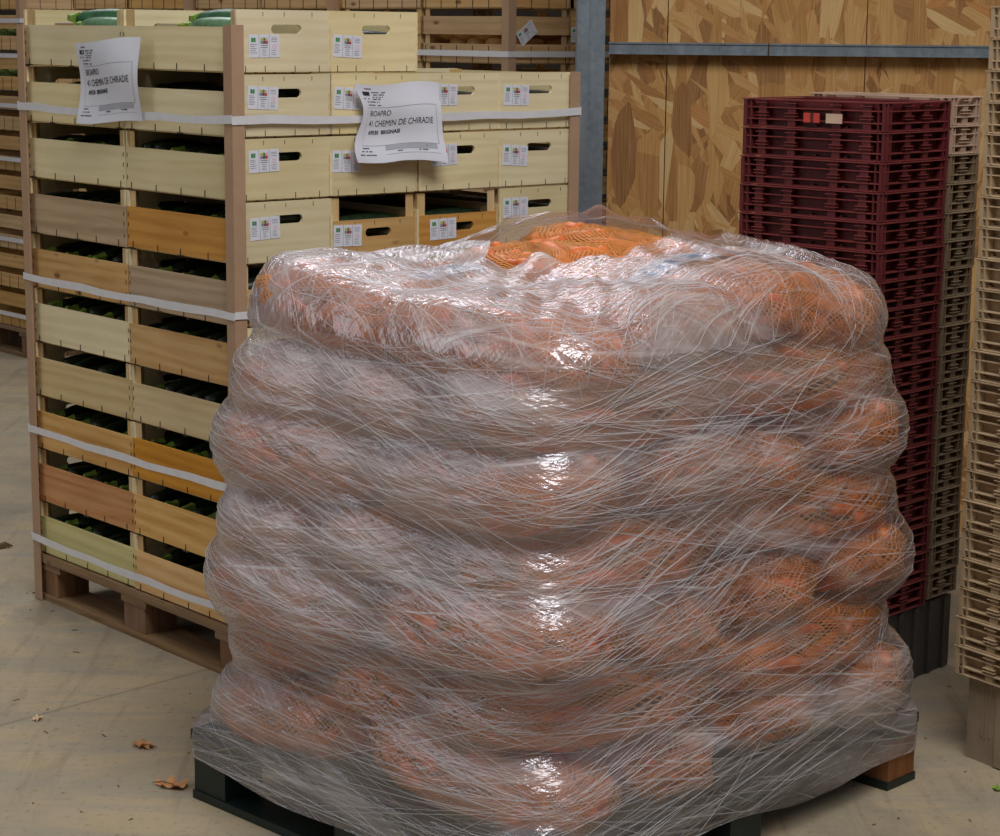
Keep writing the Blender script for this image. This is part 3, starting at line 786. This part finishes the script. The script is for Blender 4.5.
# right-edge beige stack: face runs from the far left corner toward the viewer's right
aw=.9713; FWy=aw
WP=.0649; WT=1.616; WL,WW=.60,.40; NW=22
d=(math.cos(aw),-math.sin(aw)); nrm=(math.sin(aw),math.cos(aw))
cxw=.9956+d[0]*WL/2+nrm[0]*WW/2; cyw=4.2947+d[1]*WL/2+nrm[1]*WW/2
for i in range(NW):
    plastic_crate((cxw+random.uniform(-.002,.002),cyw+random.uniform(-.002,.002),WT-(i+1)*WP),-aw+random.uniform(-.005,.005),WL,WW,WP,'beigep','beigep2','beige plastic crate, %s of the stack at the right edge'%ordn(i),'beige plastic crates at the right edge',(-.335,-.12,.12,.335),(-.25,.25))
zb=WT-NW*WP
b=thing('stack_dolly',(cxw,cyw,0),-aw,'grey-beige plastic box under the beige crate stack at the right edge','dolly')
mb=MB(); hx,hy=WL/2-.028,WW/2-.022; mb.box(-hx,hx,-hy,hy,0,zb-.001); link('box_body',mb.mesh('box_body',M['basep']),b)
mb=MB()
for x in(-hx+.045,-hx+.055,-hx+.066): mb.box(x-.0012,x+.0012,-hy-.003,-hy,.06,zb-.002)
mb.box(-hx+.085,-hx+.105,-hy-.006,-hy,.004,zb-.002); mb.box(-hx+.2,-hx+.22,-hy-.006,-hy,.004,zb-.002)
link('ribs',mb.mesh('ribs',M['basep']),b)
vs,fs=text_mesh('N',.05,.002); mb=MB(); mb.v=[(-hx+.114+x,-hy-.0015,.045+y) for x,y,z in vs]; mb.f=fs; mb.m=[0]*len(fs); link('letter',mb.mesh('letter',M['ink']),b)

# ------------------------------------------------------------------ wrapped pallet of carrot sacks
FO=Frame(.072,3.305,.7757); OA,OB=.977,1.172
pallet(FO.w(-OA/2,OB/2,0),FO.rz,OA,OB,.15,'dark green pallet under the wrapped carrot sacks',M['palletdark'],M['palletdark'],blocks={(2,2):M['blockbrown']})

def sell(a,b,c,u,v,e=.62):
    f=lambda w,m: math.copysign(abs(w)**m,w)
    return (a*f(math.cos(v),e)*f(math.cos(u),e), b*f(math.cos(v),e)*f(math.sin(u),e), c*f(math.sin(v),e))
def carrot_into(mb,p,t,L,r,rr):
    t=t.normalized(); n=Vector((rr.uniform(-1,1),rr.uniform(-1,1),rr.uniform(-1,1))).cross(t)*.012
    pts=[p+t*L*(k-.5)+n*math.sin(PI*k) for k in(0,.04,.12,.35,.65,.88,1)]
    mb.tube(pts,[r*.45,r*.85,r,r*.92,r*.75,r*.45,r*.1],7)
def sack_meshes(a,b,c,seed):
    rr=random.Random(seed); mb=MB(); n=0
    ph=rr.uniform(0,6)
    for k in range(86):
        u=2*PI*((k*.618034+ph)%1); v=math.asin(max(-.99,min(.99,-.98+1.96*(k+.5)/86)))
        r=rr.uniform(.014,.020); p=Vector(sell(a-r*1.15,b-r*1.15,c-r*1.15,u,v,.7))
        nor=Vector((p.x/a**2,p.y/b**2,p.z/c**2)).normalized()
        t=Vector((1,rr.gauss(0,.42),rr.gauss(0,.25))) if rr.random()<.75 else Vector((rr.uniform(-.5,.5),1,rr.uniform(-.4,.4)))
        t=(t-nor*t.dot(nor))
        L=rr.uniform(.12,.17)
        if t.length<.25: t=Vector((0,1,rr.uniform(-.6,.6))); t=t-nor*t.dot(nor)
        t.normalize()
        # keep the ends inside the bag
        for _ in range(4):
            q=[p+t*L*.5,p-t*L*.5]
            bad=max((abs(w.x)/a)**2.4+(abs(w.y)/b)**2.4+(abs(w.z)/c)**2.4 for w in q)
            if bad>1.02: p=p*.93; L*=.93
        carrot_into(mb,p,t if rr.random()<.5 else -t,L,r,rr)
    carrots=mb.mesh('carrots',M['carrot'],True)
    # netting
    nb=MB(); NU,NV=56,24; uvs=[]
    for j in range(NV+1):
        v=-PI/2+PI*j/NV*.999+.0005; row=[]
        for i in range(NU+1):
            u=2*PI*i/NU; x,y,z=sell(a,b,c,u,v,.7); k=1+.035*math.sin(u*7+v*5+seed)+.025*math.sin(u*13-v*9+2*seed)
            row.append((x*k,y*k,z*k)); uvs.append((i/NU*1.4,j/NV*.75))
        nb.grid([row]) if False else None
        if j==0: P=[]
        P.append(row)
    nb.grid(P); me=nb.mesh('netting',M['net'],True)
    uvl=me.uv_layers.new(name='UVMap')
    for l in me.loops: uvl.data[l.index].uv=uvs[l.vertex_index]
    # gathered, tied end of the net
    tb=MB(); 
    tb.tube([(a*.86,0,.0),(a*.92,.003,.006),(a*.95,.006,.010)],[.030,.010,.006],8); tb.tube([(a*.95,.006,.010),(a*.975,.012,.012)],[.006,.014],8)
    tie=tb.mesh('gathered_end',M['nettie'],True)
    return me,carrots,tie
SA=[sack_meshes(.252,.150,.080,11+k) for k in range(3)]
SB=[sack_meshes(.292,.166,.080,31+k) for k in range(2)]
SAMP=[]
def samp(a,b,c):
    o=[]
    for j in range(15):
        v=-PI/2+PI*j/14
        for i in range(40): o.append(sell(a,b,c,2*PI*i/40,v,.7))
    return np.array(o)
SPA,SPB=samp(.258,.155,.083),samp(.298,.171,.083)
layers=[('A',1.035,.0),('B',1.0,.0),('A',1.04,0),('B',1.02,0),('A',.985,0),('B',.955,0),('A',.89,0)]
LH=.1310; allpts=[]
posword={}
for li,(ty,sc,_) in enumerate(layers):
    zc=.152+LH*(li+.5)+.005
    rows=[]
    if ty=='A':
        for i in range(2):
            for j in range(4): rows.append((-OA*(.26+.48*i),OB*(.132+.2455*j),0,i,j))
    else:
        for i in range(3):
            for j in range(2): rows.append((-OA*(.185+.315*i),OB*(.26+.48*j),PI/2,i,j))
    for (x,y,ra,i,j) in rows:
        # draw in toward the pile's centre with height
        x=-OA/2+(x+OA/2)*sc*(.985 if li<6 else 1); y=OB/2+(y-OB/2)*sc
        x+=random.uniform(-.013,.013); y+=random.uniform(-.013,.013); z=zc+random.uniform(-.016,.016)
        tilt=random.uniform(-.13,.13); roll=random.uniform(-.12,.12)
        if li==6:
            if (i,j)==(0,0): z-=.022
            if i==1 and j==0: z+=.012; 
            if j==3 and i==0: z+=.012
            if j==3 and i==1: z+=.028
            if j==2: z+=.026
            if (i,j)==(1,2): z+=.018; tilt=.06
            if (i,j)==(0,1): z-=.010
        me,ca,ti=(SA if ty=='A' else SB)[(li*3+i+j*2)%(3 if ty=='A' else 2)]
        W=FO.w(x,y,z)
        flip=random.choice([0,PI]); 
        M3=Matrix.Rotation(FO.rz+ra+flip+random.uniform(-.10,.10),3,'Z')@Matrix.Rotation(tilt,3,'Y')@Matrix.Rotation(roll,3,'X')
        if ty=='A':
            side=['near row, ','far row, '][i]+['nearest the front corner','second along the right side','third along the right side','at the back right end'][j]
        else:
            side=['right-hand pair','middle pair','left-hand pair'][i]+[', front end',', back end'][j]
        o=tag(link('carrot_sack',None,None,W),'net sack of carrots, %s, %s'%(ordn(6-li),side),'sack','net sacks of carrots on the wrapped pallet')
        o.rotation_euler=M3.to_euler(); o.scale=(.965,.955,.95)
        link('netting',me,o); tag(link('carrots',ca,o),kind='stuff'); link('gathered_end',ti,o)
        P=(SPA if ty=='A' else SPB)@np.array(M3).T+np.array(W)
        allpts.append(P)
        if li==6 and (i,j) in((1,1),(0,2)):   # printed paper band on the bag
            bb=MB(); a_,b_,c_=.256,.154,.086; R=[]
            for q in range(19):
                th=PI*(.14+.72*q/18); _,yy,zz=sell(a_,b_*1.0,c_*1.0,PI/2*(1 if q<9.5 else -1),th if q<9.5 else PI-th,.7)
                R.append([(-.035,yy,zz),(.035,yy,zz)])
            bb.grid(R)
            for q in range(3,15,2): 
                bb.grid([[(-.02+.004*k,y0*1.001,z0+.0012) for k in(0,9)] for (_, y0,z0) in (R[q][0],R[q+1][0])],1)
            bnd=link('printed_band',bb.mesh('printed_band',[M['bandpale'],M['bandblue']]),o); bnd['label']='pale band with blue printing'
PT=np.concatenate(allpts)
# pallet outline for the lowest wraps
pal=[]
for u in np.linspace(0,1,25):
    for z in(.06,.08,.10,.12,.145):
        for (x,y) in((-OA*u,0),(-OA*u,OB),(0,OB*u),(-OA,OB*u)): pal.append(FO.w(x,y,z))
PT=np.concatenate([PT,np.array(pal)])
CEN=np.array(FO.w(-OA/2,OB/2,0))[:2]
NPH=720; NZ=170; Z0,Z1=.062,1.0
phi=np.linspace(-PI,PI,NPH,endpoint=False)
zs=np.linspace(Z0,Z1,NZ)
D=PT[:,:2]-CEN; rad=np.hypot(D[:,0],D[:,1]); ang=np.arctan2(D[:,1],D[:,0])
TH=np.linspace(-PI,PI,180,endpoint=False)
Rz=np.zeros((NZ,NPH))
proj=D@np.array([np.cos(TH),np.sin(TH)])     # points x dirs
cosm=np.cos(phi[:,None]-TH[None,:])
ring=[]
for k,z in enumerate(zs):
    wgt=(PT[:,2]-z)**2
    sel=wgt<.05**2
    hs=(proj[sel]-13.0*wgt[sel][:,None]).max(0)     # soft rolling window in height
    with np.errstate(divide='ignore',invalid='ignore'):
        q=np.where(cosm>.25,hs[None,:]/np.maximum(cosm,1e-6),9)
    rc=q.min(1)
    # local radial extent
    dd=np.abs((ang[sel][None,:]-phi[::6][:,None]+PI)%(2*PI)-PI)
    rl=np.where(dd<.10,rad[sel][None,:]-13*wgt[sel][None,:]-(dd**2)*4,0).max(1)
    rl=np.interp(phi,phi[::6],rl,period=2*PI)
    rl=np.where(rl<.3,rc,rl)
    Rz[k]=rc*.74+np.minimum(rl,rc)*.26
def sm(A,sig,axis,wrap):
    n=int(sig*3)+1; ker=np.exp(-.5*(np.arange(-n,n+1)/sig)**2); ker/=ker.sum(); out=np.zeros_like(A)
    for i,w in zip(range(-n,n+1),ker):
        if wrap: out+=w*np.roll(A,i,axis)
        else:
            idx=np.clip(np.arange(A.shape[axis])+i,0,A.shape[axis]-1); out+=w*np.take(A,idx,axis)
    return out
Rz=sm(sm(Rz,1.5,1,True),1.3,0,False)+.006
# perimeter length coordinate; u=0 at the front corner
rm=Rz[NZ//2]; px,py=rm*np.cos(phi),rm*np.sin(phi); seg=np.hypot(np.roll(px,-1)-px,np.roll(py,-1)-py); cum=np.concatenate([[0],np.cumsum(seg)])
fc=np.array(FO.w(0,0,0))[:2]-CEN; pf=math.atan2(fc[1],fc[0]); u_f=np.interp(pf,phi,cum[:-1]); PER=cum[-1]
U=((cum[:-1]-u_f+PER/2)%PER)-PER/2
# small physical tension folds, running obliquely, pulled in between sacks
rr_=np.random.RandomState(3)
Ug,Zg=np.meshgrid(U,zs)
fold=np.zeros_like(Ug)
for k in range(70):
    sl=rr_.uniform(-.45,.45); f=rr_.uniform(60,260); p0=rr_.uniform(0,6.28); uc,zc_=rr_.uniform(-1.2,1.4),rr_.uniform(.1,1.0)
    du=((Ug-uc+PER/2)%PER)-PER/2
    fold+=np.sin((Zg-zc_-sl*du)*f+p0)*np.exp(-(du/.30)**2-((Zg-zc_-sl*du)/.07)**2)*.0011
Rz=Rz+np.clip(fold,-.003,.004)
# ragged free lower edge
low=.075+.012*np.sin(U*5)+.008*np.sin(U*13+1)
verts=[];uvs=[]
for k in range(NZ):
    z=zs[k] if k>0 else Z0
    zz=np.maximum(zs[k],low*(1-k/NZ)) 
    x=CEN[0]+Rz[k]*np.cos(phi); y=CEN[1]+Rz[k]*np.sin(phi)
    verts.append(np.stack([x,y,zz if k<6 else np.full(NPH,zs[k])],1)); uvs.append(np.stack([U,np.full(NPH,zs[k])],1))
# top part, drawn inward to an opening near the back
NT_=70; hole_c=np.array([.175,4.30]); top=PT[PT[:,2]>.95]
per=verts[-1][:,:2]; hx=.255+.03*np.sin(phi*3+1)+.02*np.sin(phi*7); hy=.255+.03*np.sin(phi*4)
HB=hole_c+np.stack([hx*np.cos(phi),hy*np.sin(phi)],1)
last=verts[-1][:,2]
def env(xy,k=5.5):
    out=np.empty(len(xy))
    for a in range(0,len(xy),90):
        q=xy[a:a+90]; d2=((q[:,None,:]-top[None,:,:2])**2).sum(2); out[a:a+90]=(top[None,:,2]-k*d2).max(1)
    return out
TZ=[]
for j in range(1,NT_+1):
    t=j/NT_; xy=per*(1-t)+HB*t; TZ.append(env(xy)+.010)
TZ=np.array(TZ); 
TZ=sm(sm(TZ,1.5,1,True),1.2,0,False)
for j in range(NT_):
    t=(j+1)/NT_; e=min(1,t*7); TZ[j]=TZ[j]*e+(last+(TZ[j]-last)*min(1,(t*7)**.5))*(1-e)
# wrinkles of the top, radiating inward, and a lifted edge round the opening
for j in range(NT_):
    t=(j+1)/NT_
    TZ[j]+=(.0035*np.sin(U*48+3*np.sin(U*5)+t*4)*np.sin(PI*t)+.004*np.sin(U*17+t*9+2)*t)
    back=np.clip(np.sin(phi),0,1)
    TZ[j]+=(t**3)*(.008+.012*back+.008*np.sin(phi*6+.5)+.006*np.sin(phi*15))
for j in range(NT_):
    t=(j+1)/NT_; xy=per*(1-t)+HB*t
    verts.append(np.stack([xy[:,0],xy[:,1],TZ[j]],1)); uvs.append(np.stack([U,np.full(NPH,Z1+t*.45)],1))
V=np.concatenate(verts); UVv=np.concatenate(uvs); NR=NZ+NT_
idx=np.arange(NR*NPH).reshape(NR,NPH)
a=idx[:-1]; b=idx[1:]
F=np.stack([a,np.roll(a,-1,1),np.roll(b,-1,1),b],-1).reshape(-1,4)
me=bpy.data.meshes.new('film_sheet'); me.from_pydata(V.tolist(),[],F.tolist()); me.materials.append(M['film'])
me.polygons.foreach_set('use_smooth',[True]*len(F)); me.update()
uvl=me.uv_layers.new(name='UVMap'); lv=np.empty(len(me.loops),dtype=np.int32); me.loops.foreach_get('vertex_index',lv)
uu=UVv[lv].copy()
# seam of the perimeter coordinate lies at the back
f4=uu.reshape(-1,4,2); mx=f4[:,:,0].max(1); wr=(mx-f4[:,:,0].min(1))>PER/2
for q in np.where(wr)[0]:
    for w in range(4):
        if f4[q,w,0]<0: f4[q,w,0]+=PER
uvl.data.foreach_set('uv',f4.reshape(-1))
wrap=thing('stretch_wrap',tuple(FO.w(-OA/2,OB/2,0)),0,'clear stretch film wound tightly round the sacks of carrots','stretch film')
def unshift(me_):
    me_.transform(Matrix.Translation((-wrap.location.x,-wrap.location.y,-wrap.location.z)))
unshift(me); link('film_sheet',me,wrap)

# gathered creases of the film: thin pleats running over the surface
order=np.argsort(U); Us=U[order]; 
def surf(u,z,off):
    u=((u+PER/2)%PER)-PER/2
    p=np.interp(u,Us,np.arange(NPH)); i0=int(p)%NPH; i=order[i0]
    if z<=Z1:
        k=(z-Z0)/(Z1-Z0)*(NZ-1); k0=int(min(max(k,0),NZ-2)); fr=k-k0
        A,B=verts[k0],verts[k0+1]
    else:
        t=(z-Z1)/.45; k=t*NT_; k0=int(min(k,NT_-1)); fr=k-k0; A,B=verts[NZ-1+k0],verts[NZ+k0]
    i2=order[(i0+1)%NPH]; g=p-int(p)
    P=(A[i]*(1-fr)+B[i]*fr)*(1-g)+(A[i2]*(1-fr)+B[i2]*fr)*g
    n=np.array([P[0]-CEN[0],P[1]-CEN[1],0]); n/=np.linalg.norm(n)
    if z>Z1: n=np.array([0,0,1.])
    return Vector(P+n*off)
rr=random.Random(21); cb=MB(); 
def strand(u0,z0,du,dz,w,n=None,curve=0):
    L=math.hypot(du,dz); n=max(4,int(L/.022)); pts=[]; 
    for k in range(n+1):
        t=k/n; z=z0+dz*t+curve*math.sin(PI*t); u=u0+du*t
        if z<.085 or z>1.38: break
        pts.append(surf(u,z,.0015))
    if len(pts)<4: return
    if z0<Z1 and z0+dz<Z1:
        R=np.array([math.hypot(p.x-CEN[0],p.y-CEN[1]) for p in pts]); S=R.copy()
        for _ in range(12): S[1:-1]=np.maximum(R[1:-1],(S[:-2]+S[2:])/2)
        for p,a_,b_ in zip(pts,R,S): p.x=CEN[0]+(p.x-CEN[0])*b_/a_; p.y=CEN[1]+(p.y-CEN[1])*b_/a_
    m=len(pts); cb.tube(pts,[w*.85*(.25+.75*math.sin(PI*min(1,(k+.6)/m))**.5) for k in range(m)],3,0,False)
zl=[.152+LH*(k+.5)+.02 for k in range(7)]
for li,z in enumerate(zl):                      # fans starting at the bulges of the front corner
    for k in range(44):
        side=rr.choice([-1,1]); ang_=rr.gauss(.10 if side<0 else .12,.22)
        L=rr.uniform(.18,.75); u0=side*rr.uniform(.0,.03); z0=z+rr.gauss(0,.018)
        strand(u0,z0,side*L*math.cos(ang_),L*math.sin(ang_),rr.uniform(.0003,.0009))
    for uc in(-OA*.98,OB*.97,-OA*.5,OB*.45):      # smaller fans at other bulges
        for k in range(7):
            side=rr.choice([-1,1]); ang_=rr.gauss(0,.35); L=rr.uniform(.1,.4)
            strand(uc+rr.gauss(0,.05),z+rr.gauss(0,.02),side*L*math.cos(ang_),L*math.sin(ang_),rr.uniform(.0003,.0007))
for fam_,(ang0,n_,zlo,zhi,ulo,uhi) in enumerate(((.30,90,.5,1.0,-.95,-.15),(-.13,120,.45,1.05,-.95,-.1),(.02,130,.08,.55,-.95,.0),(-.06,90,.08,.5,-.95,0),(.34,110,.45,1.0,.05,.7),(.10,120,.2,.95,.0,1.1),(-.2,70,.55,1.05,.1,1.0),(.22,110,.08,.5,.0,.9))):
    for k in range(int(n_*.5)):
        ang_=ang0*(-1 if ulo<-.1 and fam_==0 else 1)+rr.gauss(0,.05); L=rr.uniform(.2,.8)
        u0=rr.uniform(ulo,uhi); z0=rr.uniform(zlo,zhi)
        strand(u0-L/2*math.cos(ang_),z0-L/2*math.sin(ang_),L*math.cos(ang_),L*math.sin(ang_),rr.uniform(.0002,.0007),curve=rr.uniform(-.01,.01))
for k in range(130):                           # pleats across the top edge
    u0=rr.uniform(-.9,1.1); strand(u0,rr.uniform(.92,1.05),rr.gauss(0,.12),rr.uniform(.1,.3),rr.uniform(.0003,.0009))
for k in range(160):
    u0=rr.uniform(-.9,1.1); strand(u0,rr.uniform(1.0,1.36),rr.choice([-1,1])*rr.uniform(.2,.5),rr.gauss(0,.04),rr.uniform(.0003,.0008))
me=cb.mesh('creases',M['crease'],True); unshift(me); tag(link('creases',me,wrap),kind='stuff')

# ------------------------------------------------------------------ litter on the floor
def leaf(loc,size,seed,label,mat='leaf',cat='leaf',name='dry_leaf'):
    rr=random.Random(seed); n=22; mb=MB(); R=[]
    for k in range(n):
        a=2*PI*k/n; r=size*(.75+.35*rr.random())*(1 if abs(math.cos(a))>.4 else .7); R.append((r*math.cos(a),r*math.sin(a)*.75))
    rings=[]
    for q,f in enumerate((.02,.35,.7,1)):
        rings.append([(x*f,y*f,.004+size*.32*f*f*(.5+.5*math.sin(k*1.7+seed))+(.003*math.sin(k*5) if q else 0)) for k,(x,y) in enumerate(R)])
    mb.grid(rings,0,True); mb.grid([[(x,y,z-.0012) for x,y,z in row[::-1]] for row in rings],0,True)
    o=thing(name,loc,rr.uniform(0,6),label,cat)
    link('blade',mb.mesh('blade',M[mat],True),o)
    if mat=='leaf':
        s=MB(); s.tube([(0,0,.006),(size*.7,.002,.010),(size*1.3,.008,.006)],.0011,5); link('leaf_stalk',s.mesh('leaf_stalk',M['straw']),o)
    return o
leaf((-.778,4.289,0),.027,1,'small curled brown dry leaf on the concrete')
leaf((-.673,4.05,0),.036,2,'larger dry leaf on the concrete beside the dark green pallet')
leaf((-1.047,4.461,0),.015,3,'pale curled peel on the concrete at the left edge','petal','peel','vegetable_peel')
leaf((1.05,4.08,0),.012,5,'tiny green leaf on the floor near the beige stack','stem','leaf','green_leaf')
mb=MB(); rr=random.Random(9)
for k in range(9):
    a=rr.uniform(0,6); r=rr.uniform(0,.03); mb.tube([(r*math.cos(a)-.02,r*math.sin(a),.004),(r*math.cos(a),r*math.sin(a)+.006,.010),(r*math.cos(a)+.025,r*math.sin(a),.003)],[.002,.006,.002],6)
tag(link('dirt_clump',mb.mesh('dirt_clump',M['straw'],True),None,(-1.52,6.02,0)),'dark clump of dried plant matter on the floor left of the zucchini pallet','debris')
mb=MB()
for k in range(420):
    x,y=rr.uniform(-2.2,1.6),rr.uniform(3.2,7); a=rr.uniform(0,PI); l=rr.choice([.004,.006,.01,.018])
    mb.tube([(x,y,.0012),(x+l*math.cos(a)*.5,y+l*math.sin(a)*.5,.002),(x+l*math.cos(a),y+l*math.sin(a),.0012)],.0009+.0006*rr.random(),4)
tag(link('straw_bits',mb.mesh('straw_bits',M['straw']),None),'scattered straw and dirt crumbs over the concrete floor','debris',kind='stuff')

# ------------------------------------------------------------------ light
w=bpy.data.worlds.new('World'); SC.world=w; w.use_nodes=True; nt=w.node_tree; bg=nt.nodes['Background']
tc=nt.nodes.new('ShaderNodeTexCoord'); sp=nt.nodes.new('ShaderNodeSeparateXYZ'); nt.links.new(tc.outputs['Generated'],sp.inputs[0])
rp=nt.nodes.new('ShaderNodeValToRGB'); nt.links.new(sp.outputs[2],rp.inputs[0])
e=rp.color_ramp.elements; e[0].position=0; e[0].color=(.10,.095,.09,1); e[1].position=.45; e[1].color=(.66,.68,.73,1)
nt.links.new(rp.outputs[0],bg.inputs[0]); bg.inputs[1].default_value=.34
def area(name,loc,target,sx,sy,energy,col):
    l=bpy.data.lights.new(name,'AREA'); l.shape='RECTANGLE'; l.size=sx; l.size_y=sy; l.energy=energy; l.color=col
    o=bpy.data.objects.new(name,l); COL.objects.link(o); o.location=loc
    o.rotation_euler=(Vector(target)-Vector(loc)).to_track_quat('-Z','Y').to_euler(); return o
area('roof_light',(.9,1.6,5.0),(-.3,4.7,.7),2.8,2.0,170,(1,.98,.96))
area('door_daylight',(-5.5,3.0,2.6),(-.6,5,.6),3.0,2.6,30,(.95,.97,1))
area('far_roof_light',(-1.5,9.0,5.0),(-.2,4.5,1),3.5,1.2,110,(.95,.97,1))

# ------------------------------------------------------------------ camera
f,p,r,H=2047.4,.1868,.0102,1.5553
cam=bpy.data.cameras.new('camera'); co=bpy.data.objects.new('camera',cam); COL.objects.link(co)
fw=Vector((0,math.cos(p),-math.sin(p))); x=Vector((1,0,0)); u=x.cross(fw)
xr=x*math.cos(r)+u*math.sin(r); ur=u*math.cos(r)-x*math.sin(r)
m=Matrix((xr,ur,-fw)).transposed().to_4x4(); m.translation=(0,0,H); co.matrix_world=m
cam.sensor_fit='HORIZONTAL'; cam.sensor_width=36; cam.lens=f*36/1000; cam.clip_start=.05; cam.clip_end=100
SC.camera=co
vs_=SC.view_settings; vs_.view_transform='Standard'; vs_.look='None'; vs_.gamma=1; vs_.exposure=0; vs_.use_curve_mapping=False
